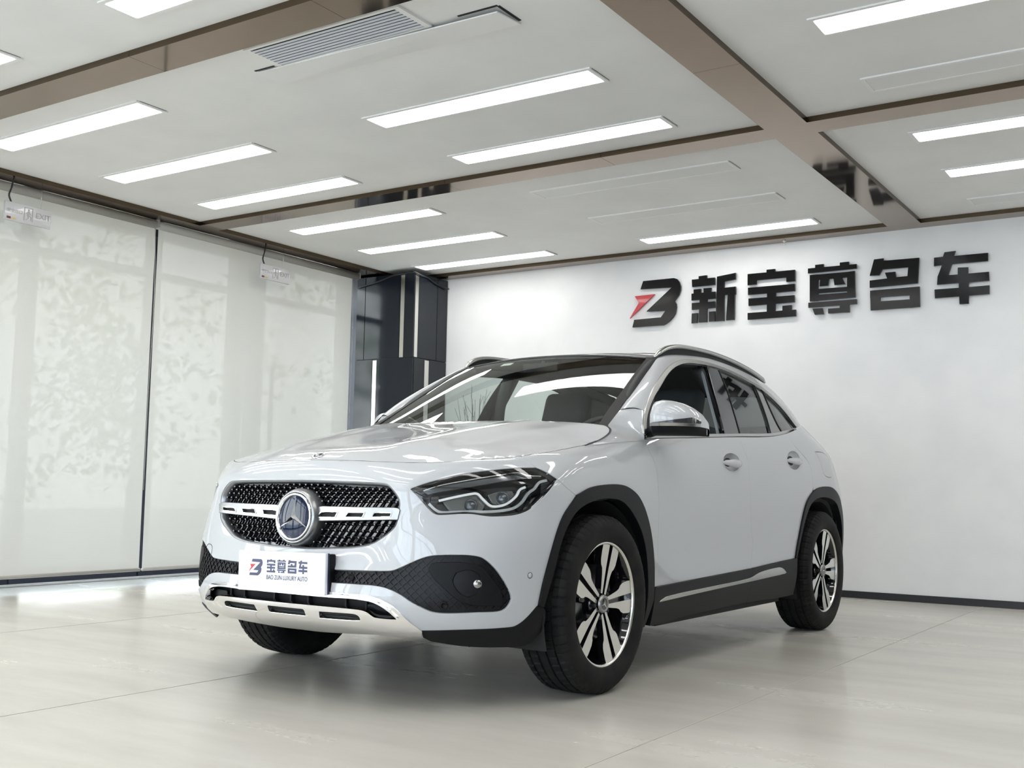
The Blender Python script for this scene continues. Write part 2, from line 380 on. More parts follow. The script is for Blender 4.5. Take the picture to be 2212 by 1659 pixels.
# hanging unlit cover panel under the vent
t=empty('ceiling_cover_panel',(-3.48,4.04,ZC)); tag(t,'loose unlit light panel hanging askew beside the air vent','ceiling panel')
mb=MB(); 
V=[(-.765,-.10,-.012),(.765,-.10,-.030),(.765,.10,-.012),(-.765,.10,-.006)]; V2=[(x,y,z+.006) for x,y,z in V]
mb.add(V+V2,[(3,2,1,0),(4,5,6,7),(0,1,5,4),(1,2,6,5),(2,3,7,6),(3,0,4,7)]); mb.build('panel',M_frame,t)
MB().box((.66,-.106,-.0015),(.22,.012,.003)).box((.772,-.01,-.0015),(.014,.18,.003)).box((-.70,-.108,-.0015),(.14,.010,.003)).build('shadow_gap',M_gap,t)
# air vent
t=empty('air_vent',(-3.585,3.82,ZC)); tag(t,'white louvred air vent beside the near bronze strip','air vent')
L,W=.93,.225; f=MB()
f.box((0,-W/2-.008,-.006),(L+.06,.018,.012)).box((0,W/2+.008,-.006),(L+.06,.018,.012)).box((-L/2-.015,0,-.006),(.03,W,.012)).box((L/2+.015,0,-.006),(.03,W,.012)); f.build('frame',M_frame,t)
MB().box((0,0,-.0015),(L,W,.003)).build('duct',M_gap,t)
for i in range(8):
    y=-W/2+.022+i*.0262
    V=[(-L/2,y-.009,-.0115),(L/2,y-.009,-.0115),(L/2,y+.0085,-.0125),(-L/2,y+.0085,-.0125)]; V2=[(a,b,c+.0012) for a,b,c in V]
    MB().add(V+V2,[(3,2,1,0),(4,5,6,7),(0,1,5,4),(1,2,6,5),(2,3,7,6),(3,0,4,7)]).build('slat',M_vent,t)
# sprinkler
t=empty('fire_sprinkler',(-3.126,8.88,ZB)); tag(t,'small chrome fire sprinkler head under the bronze strip','sprinkler')
MB().lathe([(0,0),(.016,0),(.016,-.006),(.007,-.010),(.006,-.028),(.0,-.028)],20).build('body',M_chrome,t)
MB().lathe([(0,-.040),(.014,-.040),(.014,-.042),(0,-.042)],16).tube([(.008,0,-.02),(.010,0,-.03),(.003,0,-.041)],.0018,6).tube([(-.008,0,-.02),(-.010,0,-.03),(-.003,0,-.041)],.0018,6).build('deflector',M_chrome,t)
# ------------------------------------------------------------------ corner column of dark glass panels
t=empty('corner_column',(-7.085,8.68,0)); tag(t,'black glass clad corner column with vertical steel strips','column')
def colp(name,m,x0,x1,y0,y1,z0,z1): MB().box(((x0+x1)/2+7.085,(y0+y1)/2-8.68,(z0+z1)/2),(x1-x0,y1-y0,z1-z0)).build(name,m,t)
colp('core',M_colseam,-7.45,-6.722,8.422,8.955,0,2.93)
zs=2.085; g=.004
for a,b in ((-7.46,-7.345),(-7.345,-6.888),(-6.836,-6.71)): colp('glass_panel',M_colglass,a+g,b-g,8.41,8.425,zs+g,2.928)
colp('steel_strip',M_colstrip,-6.886,-6.838,8.412,8.428,zs+g,2.915)
for a,b in ((-7.46,-7.225),(-7.173,-6.71)): colp('glass_panel',M_colglass,a+g,b-g,8.41,8.425,.0,zs-g)
colp('steel_strip',M_colstrip,-7.223,-7.175,8.412,8.428,0,zs-.012)
for a,b in ((8.480,8.782),(8.782,8.955)): colp('glass_panel',M_colglass,-6.725,-6.71,a+g,b-g,zs+g,2.928)
colp('steel_strip',M_colstrip,-6.728,-6.712,8.427,8.478,zs+g,2.915)
for a,b in ((8.425,8.600),(8.672,8.955)): colp('glass_panel',M_colglass,-6.725,-6.71,a+g,b-g,0,zs-g)
colp('steel_strip',M_colstrip,-6.728,-6.712,8.602,8.670,0,zs-.012)
cb=[(-7.43,8.40,2.83),(-7.3,8.398,2.85),(-7.15,8.398,2.875),(-6.98,8.398,2.915),(-6.85,8.398,2.922),(-6.70,8.398,2.925),(-6.695,8.5,2.905),(-6.695,8.6,2.90),(-6.695,8.75,2.86),(-6.68,8.93,2.84)]
c=tag(MB().tube([tuple(p) for p in smooth_line(cb,2)],.007,8).build('power_cable',M_cable),'black cable sagging round the top of the corner column','cable')
# ------------------------------------------------------------------ sign on the back wall
LET={
 'logo_black': [[(-4.4704,2.7261),(-4.1654,2.7268),(-4.1337,2.7157),(-4.1125,2.6893),(-4.0983,2.6489),(-4.0998,2.6115),(-4.1154,2.5688),(-4.159,2.5185),(-4.1413,2.4926),(-4.1377,2.4597),(-4.1514,2.4037),(-4.1723,2.3727),(-4.2074,2.3393),(-4.2427,2.3172),(-4.2692,2.3059),(-4.5765,2.3064),(-4.5588,2.3751),(-4.2911,2.3794),(-4.2469,2.4352),(-4.4371,2.4427),(-4.1861,2.6434),(-4.4971,2.6534)]],
 'logo_red': [[(-4.5553,2.5932),(-4.3552,2.5967),(-4.605,2.3916),(-4.5125,2.5281)]],
 'xin': [[(-3.9252,2.7212),(-3.8482,2.7238),(-3.8481,2.6706),(-3.925,2.6726)],[(-3.9906,2.6963),(-3.7736,2.696),(-3.7735,2.6319),(-3.9869,2.6295)],[(-3.973,2.6056),(-3.9043,2.6062),(-3.9042,2.5547),(-3.9729,2.5555)],[(-3.8787,2.6089),(-3.8056,2.6075),(-3.8106,2.555),(-3.8785,2.5574)],[(-3.9936,2.5701),(-3.7684,2.5707),(-3.7683,2.5083),(-3.9934,2.5086)],[(-3.9899,2.4857),(-3.7716,2.4846),(-3.7716,2.4272),(-3.9896,2.4243)],[(-3.9127,2.5554),(-3.8445,2.5578),(-3.8474,2.3065),(-3.9257,2.307)],[(-3.9895,2.392),(-3.9345,2.3928),(-3.9411,2.3049),(-3.9927,2.3035)],[(-3.8272,2.3962),(-3.7715,2.3969),(-3.7714,2.3077),(-3.8271,2.3083)],[(-3.7517,2.7021),(-3.6846,2.7071),(-3.6878,2.3067),(-3.763,2.3071)],[(-3.7517,2.7021),(-3.5799,2.7197),(-3.58,2.6626),(-3.7516,2.6476)],[(-3.7013,2.5969),(-3.58,2.5992),(-3.5801,2.5312),(-3.7012,2.5332)],[(-3.6512,2.5497),(-3.5883,2.5492),(-3.5934,2.3081),(-3.6678,2.3085)]],
 'bao': [[(-3.3004,2.7201),(-3.2256,2.7208),(-3.2258,2.6773),(-3.3006,2.678)],[(-3.47,2.6984),(-3.0516,2.6965),(-3.0519,2.638),(-3.4701,2.6369)],[(-3.47,2.6984),(-3.3921,2.6958),(-3.3924,2.6018),(-3.4702,2.6007)],[(-3.1264,2.6958),(-3.0516,2.6965),(-3.0521,2.5996),(-3.1269,2.5986)],[(-3.467,2.5784),(-3.0538,2.5768),(-3.0542,2.5154),(-3.4671,2.5156)],[(-3.4623,2.4838),(-3.0575,2.4804),(-3.0578,2.4207),(-3.4624,2.4195)],[(-3.4706,2.359),(-3.0474,2.3572),(-3.0477,2.3007),(-3.4707,2.2995)],[(-3.2963,2.5202),(-3.2217,2.5217),(-3.2272,2.3443),(-3.3001,2.3435)],[(-3.1624,2.3981),(-3.0843,2.3982),(-3.0847,2.3416),(-3.1627,2.3427)]],
 'zun': [[(-2.8793,2.7212),(-2.808,2.7219),(-2.8084,2.6764),(-2.8796,2.6756)],[(-2.6733,2.7208),(-2.5994,2.721),(-2.5999,2.6745),(-2.6738,2.6741)],[(-2.9405,2.6966),(-2.5367,2.6953),(-2.5371,2.658),(-2.9408,2.6554)],[(-2.9256,2.6387),(-2.8541,2.6397),(-2.8588,2.4157),(-2.9272,2.4165)],[(-2.615,2.637),(-2.5519,2.64),(-2.5514,2.4211),(-2.6172,2.4204)],[(-2.9256,2.6387),(-2.5519,2.6371),(-2.5524,2.5923),(-2.9259,2.593)],[(-2.8346,2.6182),(-2.7593,2.6173),(-2.775,2.5372),(-2.8428,2.537)],[(-2.7294,2.6161),(-2.6699,2.6181),(-2.6308,2.5366),(-2.7197,2.5369)],[(-2.8884,2.5166),(-2.5899,2.5136),(-2.5902,2.4764),(-2.8887,2.4802)],[(-2.9268,2.4697),(-2.5509,2.4656),(-2.5514,2.4211),(-2.9272,2.4165)],[(-2.9395,2.4068),(-2.5399,2.4053),(-2.5403,2.3653),(-2.9398,2.3643)],[(-2.6764,2.4013),(-2.5983,2.4025),(-2.6023,2.3016),(-2.6803,2.3044)],[(-2.7737,2.3443),(-2.599,2.343),(-2.5994,2.3029),(-2.774,2.3037)],[(-2.9048,2.3541),(-2.8216,2.3524),(-2.8115,2.3019),(-2.8855,2.3012)]],
 'ming': [[(-2.396,2.7186),(-2.3203,2.7213),(-2.3205,2.7007),(-2.0439,2.6977),(-2.0581,2.4937),(-2.4333,2.4898),(-2.4326,2.5488),(-2.2941,2.554),(-2.3119,2.6027),(-2.23,2.6023),(-2.2236,2.5579),(-2.1358,2.5586),(-2.1292,2.6292),(-2.3314,2.631),(-2.3576,2.5863),(-2.4321,2.5887)],[(-2.4307,2.4659),(-2.3492,2.4664),(-2.3541,2.3054),(-2.4284,2.3036)],[(-2.1205,2.4658),(-2.0448,2.4665),(-2.0447,2.3039),(-2.123,2.3026)],[(-2.4307,2.4659),(-2.0448,2.4665),(-2.0459,2.4018),(-2.4314,2.4069)],[(-2.4275,2.3727),(-2.045,2.37),(-2.0447,2.3039),(-2.4284,2.3036)]],
 'che': [[(-1.8535,2.7215),(-1.7707,2.7243),(-1.7847,2.6858),(-1.5362,2.6843),(-1.5375,2.6213),(-1.7991,2.6231),(-1.8273,2.5374),(-1.7583,2.5367),(-1.7573,2.5906),(-1.681,2.5861),(-1.682,2.5367),(-1.5329,2.5368),(-1.5317,2.4683),(-1.6794,2.4674),(-1.6801,2.4308),(-1.5312,2.4319),(-1.5327,2.3637),(-1.6814,2.3648),(-1.6827,2.3016),(-1.7495,2.3026),(-1.751,2.3634),(-1.931,2.3637),(-1.9325,2.4325),(-1.7524,2.4314),(-1.7516,2.4695),(-1.913,2.4694),(-1.9079,2.5334),(-1.8727,2.6231),(-1.9334,2.619),(-1.9322,2.6865),(-1.8648,2.6868)]],
}
def letter(name,keys,label):
    xs=[p[0] for k in keys for L in LET[k] for p in L]; cx=(min(xs)+max(xs))/2
    t=empty(name,(cx,8.95,2.302)); tag(t,label,'sign letter','letters of the wall sign')
    for k in keys:
        P,T=union_tris([[(x-cx,z-2.302) for x,z in L] for L in LET[k]])
        mb=MB(); extrude_flat(mb,P,T,lambda x,y,h:(x,-h,y),.022)
        mb.build('red_arrow' if k=='logo_red' else 'letter_face',M_red if k=='logo_red' else M_letter,t)
letter('wall_logo',['logo_black','logo_red'],'black angular B logo with a red arrow, leftmost on the white wall')
letter('wall_character',['xin'],'black wall sign character next to the red arrow logo, first of five')
letter('wall_character',['bao'],'black wall sign character with a roof stroke, second of five')
letter('wall_character',['zun'],'black wall sign character in the middle of the five')
letter('wall_character',['ming'],'black wall sign character with an open box at its foot, fourth of five')
letter('wall_character',['che'],'black wall sign character at the right end, rightmost of five')
# ------------------------------------------------------------------ roller blinds
def blind(y0,y1,label,tube0,tube1,zb=.125,x=-7.315):
    t=empty('roller_blind',(x,(y0+y1)/2,0)); tag(t,label,'roller blind','roller blinds'); yc=(y0+y1)/2
    mb=MB(); ny,nz=14,26; G=[]
    for i in range(ny+1):
        y=y0+(y1-y0)*i/ny-yc; e=abs(i/ny-.5)*2
        G.append([(.006*math.sin(e**3*2.2)*(1-k/nz)+.003*math.sin(3*y+k*.15),y,zb+(2.895-zb)*k/nz) for k in range(nz+1)])
    mb.grid(G); mb.build('cloth',M_blind,t)
    MB().tube([(.012,y0-yc,zb-.004),(.012,y1-yc,zb-.004)],.016,12,flat=.8).build('bottom_bar',M_roller,t)
    MB().tube([(.0,tube0-yc,2.908),(.0,tube1-yc,2.908)],.035,20).build('roller_tube',M_roller,t)
    for y in (tube0,tube1): MB().box((-.0,y-yc,2.915),(.07,.012,.06)).build('bracket',M_roller,t)
    ch=[(.045,y1-yc-.04,2.88),(.05,y1-yc-.02,2.3),(.055,y1-yc-.035,1.5),(.05,y1-yc-.03,.75)]
    MB().tube([tuple(p) for p in smooth_line(ch,2)],.003,6).build('pull_chain',M_roller,t)
blind(5.795,8.165,'pale roller blind hanging next to the black corner column',5.775,8.25)
blind(3.33,5.768,'pale roller blind at the left picture edge',3.30,5.765)
blind(.86,3.29,'pale roller blind along the glass front, left of the picture',.83,3.29)
# exit signs
def exit_sign(y,label,x=-7.17,ztop=2.765):
    t=empty('exit_sign',(x,y+.18,ztop-.135)); tag(t,label,'exit sign','exit signs')
    # parts hang on thin lines from the strip above
    b=MB().box((0,0,.0675),(.022,.36,.135),bev=.004).build('sign_body',M_signw,t)
    def txt(s,size,yy,zz,m,name):
        cu=bpy.data.curves.new(name,'FONT'); cu.body=s; cu.size=size; cu.align_x='CENTER'; cu.extrude=.0006
        ob=bpy.data.objects.new(name,cu); COL.objects.link(ob); dg=bpy.context.evaluated_depsgraph_get()
        me=bpy.data.meshes.new_from_object(ob.evaluated_get(dg)); bpy.data.objects.remove(ob); 
        o=bpy.data.objects.new(name,me); me.materials.append(m); link(o,b); o.location=(.0125,yy,zz); o.rotation_euler=(math.pi/2,0,math.pi/2)
    txt('EXIT',.058,.115,.055,M_signg,'exit_lettering'); txt('\u5b89\u5168\u51fa\u53e3',.030,-.105,.062,M_signg,'exit_lettering')
    pm=MB()
    def pq(L): 
        P,T=union_tris(L); extrude_flat(pm,P,T,lambda a,b_,h:(.0112+h,a,b_),.0012)
    pq([[(-.035,.022),(-.028,.022),(-.028,.118),(-.035,.118)],[(.028,.022),(.035,.022),(.035,.118),(.028,.118)],[(-.035,.112),(.035,.112),(.035,.118),(-.035,.118)],
        [(-.004,.096),(.006,.096),(.008,.106),(0,.109),(-.006,.104)],[(-.012,.062),(.004,.058),(.010,.092),(-.004,.094)],[(.004,.088),(.022,.074),(.020,.068),(.004,.078)],[(-.004,.090),(-.020,.078),(-.018,.072),(-.002,.080)],[(-.010,.062),(-.004,.044),(-.022,.028),(-.016,.026),(.004,.044),(.002,.060)],[(0,.062),(.016,.050),(.014,.028),(.020,.028),(.024,.052),(.006,.066)]])
    pm.build('running_figure',M_signg,b)
    MB().box((.0115,-.150,.020),(.002,.030,.016)).build('maker_label',mat('label_dark_red',(.10,.02,.02),.5),b)
    MB().box((.0115,-.112,.018),(.002,.026,.013)).build('maker_label',mat('label_ochre',(.55,.38,.12),.5),b)
    cb=[(0,-.13,.132),(.0,-.15,.18),(-.0,-.135,.235),(0,-.12,ZB-ztop+.135)]
    MB().tube([tuple(p) for p in smooth_line(cb,3)],.0065,8).build('supply_cable',M_cable,t)
    MB().tube([(0,.10,.13),(0,.10,ZB-ztop+.135)],.0012,6).build('hanging_wire',M_alu,t)
exit_sign(4.36,'unlit exit sign hanging at the left picture edge')
exit_sign(6.79,'unlit exit sign hanging in front of the blind by the column')
# ------------------------------------------------------------------ dry branches in a floor vase behind the car
t=empty('branch_vase',(-6.05,8.55,0)); tag(t,'floor vase of thin dry branches seen through the passenger window','vase')
MB().lathe([(.0,.0),(.10,.0),(.13,.15),(.15,.4),(.12,.7),(.075,.86),(.085,.92),(.07,.92),(.06,.86),(.0,.84)],32).build('vase_body',mat('vase_white',(.7,.7,.68),.3),t)
M_twig=mat('dry_twig',(.10,.085,.06),.8)
rg=random.Random(3)
for i in range(22):
    a=rg.uniform(0,6.28); sp=rg.uniform(.02,.26); h=rg.uniform(1.28,1.72) if i>3 else rg.uniform(1.6,1.78)
    p0=Vector((.03*math.cos(a),.03*math.sin(a),.86)); p2=Vector((sp*math.cos(a),.4*sp*math.sin(a),h)); p1=(p0+p2)/2+Vector((rg.uniform(-.03,.03),0,.05))
    mb=MB(); L=[tuple(p) for p in smooth_line([tuple(p0),tuple(p1),tuple(p2)],2)]; mb.tube(L,[.004*(1-.7*k/len(L)) for k in range(len(L))],5)
    if i%3==0:
        q=p2+Vector((rg.uniform(-.16,.16),0,rg.uniform(.02,.12))); mb.tube([tuple(p1.lerp(p2,.8)),tuple(q)],.0018,5)
    mb.build('branch',M_twig,t)
# ------------------------------------------------------------------ outside: pavement and street trees beyond the glass
M_leaf=add_noise(mat('leaf_green',(.16,.26,.08),.6),9,(.10,.19,.05),(.28,.40,.14),3); M_bark=mat('bark',(.12,.09,.06),.9)
tag(MB().box((-20.5,2,-.25),(24.5,60,.3)).build('pavement_outside',mat('pavement',(.45,.45,.43),.8)),kind='structure')
def tree(x,y,h,label,seed):
    t=empty('street_tree',(x,y,-.1)); tag(t,label,'tree','street trees outside'); rg=random.Random(seed)
    MB().tube([(0,0,0),(.05,.03,h*.4),(0,.1,h*.75)],[.11,.09,.05],10).build('trunk',M_bark,t)
    V=[];F=[]
    for c in range(34):
        cc=Vector((rg.gauss(0,.75),rg.gauss(0,.95),h*.62+rg.gauss(0,h*.2)))
        for k in range(46):
            p=cc+Vector((rg.gauss(0,.26),rg.gauss(0,.26),rg.gauss(0,.22))); 
            if p.z<.35: continue
            a=Vector((rg.uniform(-1,1),rg.uniform(-1,1),rg.uniform(-1,1))).normalized(); b=a.orthogonal().normalized(); w=rg.uniform(.05,.10); n0=len(V)
            V+= [p-a*w,p+b*w*.5,p+a*w,p-b*w*.5]; F.append((n0,n0+1,n0+2,n0+3))
    MB().add(V,F).build('foliage',M_leaf,t)
tree(-11.6,4.0,4.6,'street tree seen through the left blind',1); tree(-11.6,9.0,4.2,'street tree seen through the blind by the column',2); tree(-11.6,14.0,4.4,'street tree dimly behind the right blind, farthest back',4)

# ---------------------------------------------------------------- car body surfaces (metres, car space: x = left side, y = rearward from front axle, z = up)
def spl_second(k):
    """matrix giving second derivatives of a natural cubic spline through values at knots k"""
    n=len(k); A=np.zeros((n,n)); B=np.zeros((n,n)); A[0,0]=A[-1,-1]=1
    for i in range(1,n-1):
        h0=k[i]-k[i-1]; h1=k[i+1]-k[i]
        A[i,i-1]=h0/6; A[i,i]=(h0+h1)/3; A[i,i+1]=h1/6
        B[i,i-1]=1/h0; B[i,i]=-1/h0-1/h1; B[i,i+1]=1/h1
    return np.linalg.solve(A,B)
def spl_w(k,M,t,der=0):
    """weights (len(t),n) so that value = w @ data"""
    k=np.asarray(k,float); t=np.atleast_1d(np.asarray(t,float)); n=len(k)
    i=np.clip(np.searchsorted(k,t)-1,0,n-2); h=k[i+1]-k[i]
    a=(k[i+1]-t)/h; b=(t-k[i])/h
    W=np.zeros((len(t),n)); r=np.arange(len(t))
    lo=t<k[0]; hi=t>k[-1]
    if der==0:
        W[r,i]+=a; W[r,i+1]+=b
        ca=(a**3-a)*h*h/6; cb=(b**3-b)*h*h/6
        # linear extrapolation outside
        ex=lo|hi
        if ex.any():
            ca=np.where(lo,-(2*a-2)*0 + ((3-1)*(a-1))*h*h/6,ca); cb=np.where(lo,(-1*(b))*h*h/6,cb)
            ca=np.where(hi,(-1*(a))*h*h/6,ca); cb=np.where(hi,(2*(b-1))*h*h/6,cb)
    else:
        W[r,i]-=1/h; W[r,i+1]+=1/h
        ca=-(3*a*a-1)*h/6; cb=(3*b*b-1)*h/6
        ca=np.where(lo,-(2)*h/6,ca); cb=np.where(lo,(-1)*h/6,cb)
        ca=np.where(hi,h/6,ca); cb=np.where(hi,2*h/6,cb)
    return W+ca[:,None]*M[i]+cb[:,None]*M[i+1]
class Tensor:
    def __init__(s,ku,kv,D):
        s.ku=np.asarray(ku,float); s.kv=np.asarray(kv,float); s.D=np.asarray(D,float)
        s.Mu=spl_second(s.ku); s.Mv=spl_second(s.kv)
    def ev(s,u,v):
        return np.einsum('ni,ijc,nj->nc',spl_w(s.ku,s.Mu,u),s.D,spl_w(s.kv,s.Mv,v),optimize=True)
    def du(s,u,v): return np.einsum('ni,ijc,nj->nc',spl_w(s.ku,s.Mu,u,1),s.D,spl_w(s.kv,s.Mv,v),optimize=True)
    def dv(s,u,v): return np.einsum('ni,ijc,nj->nc',spl_w(s.ku,s.Mu,u),s.D,spl_w(s.kv,s.Mv,v,1),optimize=True)
    def nor(s,u,v):
        n=np.cross(s.du(u,v),s.dv(u,v)); return n/np.maximum(np.linalg.norm(n,axis=1,keepdims=True),1e-9)
# control columns of the lower body, from front centre round the left side to rear centre; rows bottom to shoulder
COLS=[
 [(0,-0.66,0.19),(0,-0.815,0.27),(0,-0.884,0.35),(0,-0.892,0.44),(0,-0.861,0.54),(0,-0.838,0.64),(0,-0.826,0.75),(0,-0.812,0.83),(0,-0.797,0.874),(0,-0.77,0.909),(0,-0.715,0.935)],
 [(0.2,-0.655,0.19),(0.2,-0.812,0.27),(0.2,-0.88,0.35),(0.2,-0.886,0.44),(0.2,-0.856,0.54),(0.2,-0.833,0.64),(0.2,-0.822,0.75),(0.2,-0.809,0.83),(0.2,-0.793,0.8735),(0.2,-0.764,0.9061),(0.2,-0.709,0.9321)],
 [(0.39,-0.642,0.19),(0.39,-0.796,0.27),(0.39,-0.863,0.35),(0.39,-0.868,0.44),(0.39,-0.84,0.54),(0.39,-0.817,0.64),(0.39,-0.814,0.75),(0.39,-0.805,0.83),(0.39,-0.779,0.8724),(0.385,-0.739,0.9015),(0.38,-0.683,0.9275)],
 [(0.53,-0.61,0.19),(0.54,-0.748,0.27),(0.545,-0.812,0.35),(0.545,-0.819,0.44),(0.545,-0.805,0.54),(0.5437,-0.7956,0.64),(0.5403,-0.7803,0.75),(0.5353,-0.7653,0.83),(0.5296,-0.723,0.8754),(0.5226,-0.681,0.9013),(0.5079,-0.625,0.9273)],
 [(0.63,-0.57,0.19),(0.655,-0.688,0.27),(0.665,-0.738,0.35),(0.67,-0.745,0.44),(0.67,-0.735,0.54),(0.6659,-0.7166,0.64),(0.6547,-0.6896,0.75),(0.6477,-0.6716,0.83),(0.645,-0.64,0.8843),(0.6389,-0.598,0.913),(0.622,-0.54,0.934)],
 [(0.72,-0.52,0.19),(0.75,-0.605,0.27),(0.765,-0.635,0.35),(0.773,-0.64,0.44),(0.776,-0.632,0.54),(0.7712,-0.6145,0.64),(0.7544,-0.5833,0.75),(0.7464,-0.5613,0.835),(0.738,-0.522,0.896),(0.7266,-0.4633,0.9278),(0.703,-0.412,0.9488)],
 [(0.8,-0.42,0.19),(0.823,-0.48,0.27),(0.838,-0.495,0.35),(0.845,-0.497,0.44),(0.849,-0.49,0.54),(0.8483,-0.4758,0.64),(0.837,-0.4518,0.75),(0.828,-0.4288,0.845),(0.8041,-0.3806,0.9115),(0.7769,-0.3203,0.9489),(0.7348,-0.2629,0.9699)],
 [(0.84,-0.27,0.19),(0.862,-0.3,0.27),(0.874,-0.305,0.35),(0.881,-0.303,0.44),(0.886,-0.3,0.54),(0.8878,-0.2948,0.64),(0.8835,-0.2841,0.75),(0.8735,-0.2641,0.86),(0.8479,-0.224,0.9321),(0.7948,-0.1642,0.9719),(0.7461,-0.1192,0.9929)],
 [(0.85,0,0.19),(0.87,0,0.27),(0.883,0,0.35),(0.89,0,0.44),(0.896,0,0.54),(0.899,0,0.64),(0.898,0,0.76),(0.886,0,0.88),(0.858,0,0.9545),(0.803,0,0.9959),(0.752,0,1.017)],
 [(0.85,0.38,0.19),(0.868,0.38,0.27),(0.88,0.38,0.35),(0.884,0.38,0.44),(0.888,0.38,0.54),(0.891,0.38,0.65),(0.891,0.38,0.78),(0.88,0.38,0.9089),(0.862,0.38,0.9827),(0.822,0.38,1.036),(0.78,0.38,1.066)],
 [(0.85,0.9,0.19),(0.868,0.9,0.27),(0.88,0.9,0.35),(0.88,0.9,0.44),(0.879,0.9,0.54),(0.882,0.9,0.65),(0.886,0.9,0.78),(0.88,0.9,0.9184),(0.866,0.9,1.007),(0.842,0.9,1.072),(0.81,0.9,1.114)],
 [(0.85,1.5,0.19),(0.868,1.5,0.27),(0.88,1.5,0.35),(0.879,1.5,0.44),(0.877,1.5,0.54),(0.881,1.5,0.65),(0.886,1.5,0.78),(0.881,1.5,0.9247),(0.868,1.5,1.029),(0.845,1.5,1.102),(0.813,1.5,1.142)],
 [(0.85,2.05,0.19),(0.868,2.05,0.27),(0.882,2.05,0.35),(0.883,2.05,0.44),(0.883,2.05,0.54),(0.887,2.05,0.66),(0.89,2.05,0.79),(0.883,2.05,0.9375),(0.868,2.05,1.05),(0.842,2.05,1.132),(0.81,2.05,1.17)],
 [(0.85,2.45,0.19),(0.868,2.45,0.27),(0.885,2.45,0.35),(0.892,2.45,0.44),(0.897,2.45,0.54),(0.901,2.45,0.66),(0.9,2.45,0.8),(0.885,2.45,0.9535),(0.862,2.45,1.077),(0.82,2.45,1.172),(0.78,2.45,1.217)],
 [(0.85,2.8,0.19),(0.868,2.8,0.27),(0.885,2.8,0.35),(0.894,2.8,0.44),(0.9,2.8,0.54),(0.904,2.8,0.66),(0.902,2.8,0.81),(0.883,2.8,0.9687),(0.85,2.8,1.102),(0.78,2.79,1.203),(0.74,2.77,1.25)],
 [(0.82,3.1,0.19),(0.84,3.13,0.27),(0.856,3.14,0.35),(0.865,3.145,0.44),(0.872,3.15,0.54),(0.876,3.15,0.66),(0.873,3.14,0.81),(0.852,3.12,0.95),(0.803,3.1,1.08),(0.735,2.985,1.165),(0.7,2.93,1.215)],
 [(0.72,3.28,0.19),(0.745,3.33,0.27),(0.76,3.35,0.35),(0.772,3.365,0.44),(0.778,3.37,0.54),(0.78,3.36,0.66),(0.772,3.335,0.81),(0.745,3.28,0.96),(0.7,3.2,1.095),(0.66,3.11,1.17),(0.63,3.05,1.23)],
 [(0.5,3.38,0.19),(0.52,3.43,0.27),(0.53,3.46,0.35),(0.54,3.48,0.44),(0.54,3.48,0.54),(0.54,3.465,0.66),(0.53,3.43,0.81),(0.51,3.36,0.96),(0.49,3.27,1.095),(0.46,3.2,1.2),(0.44,3.14,1.26)],
 [(0,3.42,0.19),(0,3.48,0.27),(0,3.51,0.35),(0,3.53,0.44),(0,3.53,0.54),(0,3.515,0.66),(0,3.48,0.81),(0,3.41,0.96),(0,3.32,1.095),(0,3.24,1.2),(0,3.18,1.26)],
]
def build_wrap():
    D=np.array(COLS,float)                      # (cols, rows, 3)
    mir=np.array([-1,1,1.])
    F=np.concatenate([(D[4:0:-1]*mir),D,(D[-2:-4:-1]*mir)],0)
    ref=F[:,4]                                  # arc length along a mid row
    L=np.concatenate([[0],np.cumsum(np.linalg.norm(np.diff(ref,axis=0),axis=1))])
    L-=L[4]
    tv=np.array([0,.09,.18,.27,.375,.475,.59,.70,.775,.85,.92])
    return Tensor(L,tv,F)
WRAP=build_wrap()
S_END=float(WRAP.ku[4+len(COLS)-1]); T_HOOD=.85
def build_glass():
    Y=[.2,.6,1.0,1.5,2.0,2.4,2.7,3.0,3.3]; XB=[.80,.825,.833,.836,.828,.808,.782,.745,.70]
    Z=[1.02,1.1,1.2,1.3,1.4,1.48,1.54]
    D=[[(xb-.30*(z-1.05)-.25*(z-1.05)**2,y,z) for z in Z] for y,xb in zip(Y,XB)]
    return Tensor(Y,Z,D)
GLASS=build_glass()
def off_tensor(T,off):
    U,V=np.meshgrid(T.ku,T.kv,indexing='ij')
    n=T.nor(U.ravel(),V.ravel()).reshape(T.D.shape)
    return Tensor(T.ku,T.kv,T.D+n*off)

# ------------------------------------------------------------------ car materials
M_paint = mat('white_car_paint', (.46,.475,.495), .45, coat=1.0, coat_rough=.015, spec=.4)
M_plastic = mat('black_cladding', (.004,.0045,.006), .48, spec=.22)
M_gloss = mat('gloss_black', (.006,.006,.008), .06, coat=.5)
M_dark = mat('under_black', (.006,.006,.007), .7)
M_satin = mat('satin_silver', (.46,.46,.45), .26, 1.0)
M_satin2 = mat('grille_silver', (.33,.335,.34), .3, .9)
M_rubber = add_noise(mat('tyre_rubber', (.01,.01,.011), .7, spec=.2), 14, (.006,.006,.007), (.018,.018,.016), 5, p0=.4, p1=.8)
M_machined = mat('machined_alloy', (.74,.73,.70), .24, 1.0)
M_inter = mat('interior_black', (.012,.012,.014), .6)
M_seat = mat('seat_dark_fabric', (.030,.033,.036), .75)
M_headliner = mat('headliner_grey', (.16,.165,.165), .9)
M_mesh = mat('bumper_insert_black', (.0035,.004,.006), .42, spec=.3)
M_blueg = mat('emblem_glass', (.004,.010,.035), .04, spec=.4)
M_plate = mat('plate_white', (.80,.81,.86), .35)
M_ink = mat('plate_ink', (.06,.07,.13), .5)
M_inkred = mat('plate_red', (.55,.03,.05), .5)
M_disc = mat('brake_steel', (.25,.25,.26), .35, 1.0)
WS_GLASS = glass_mat('windscreen_glass', (.86,.91,.89), 1.1)
SIDE_GLASS = glass_mat('side_glass', (.80,.86,.84), 1.2)
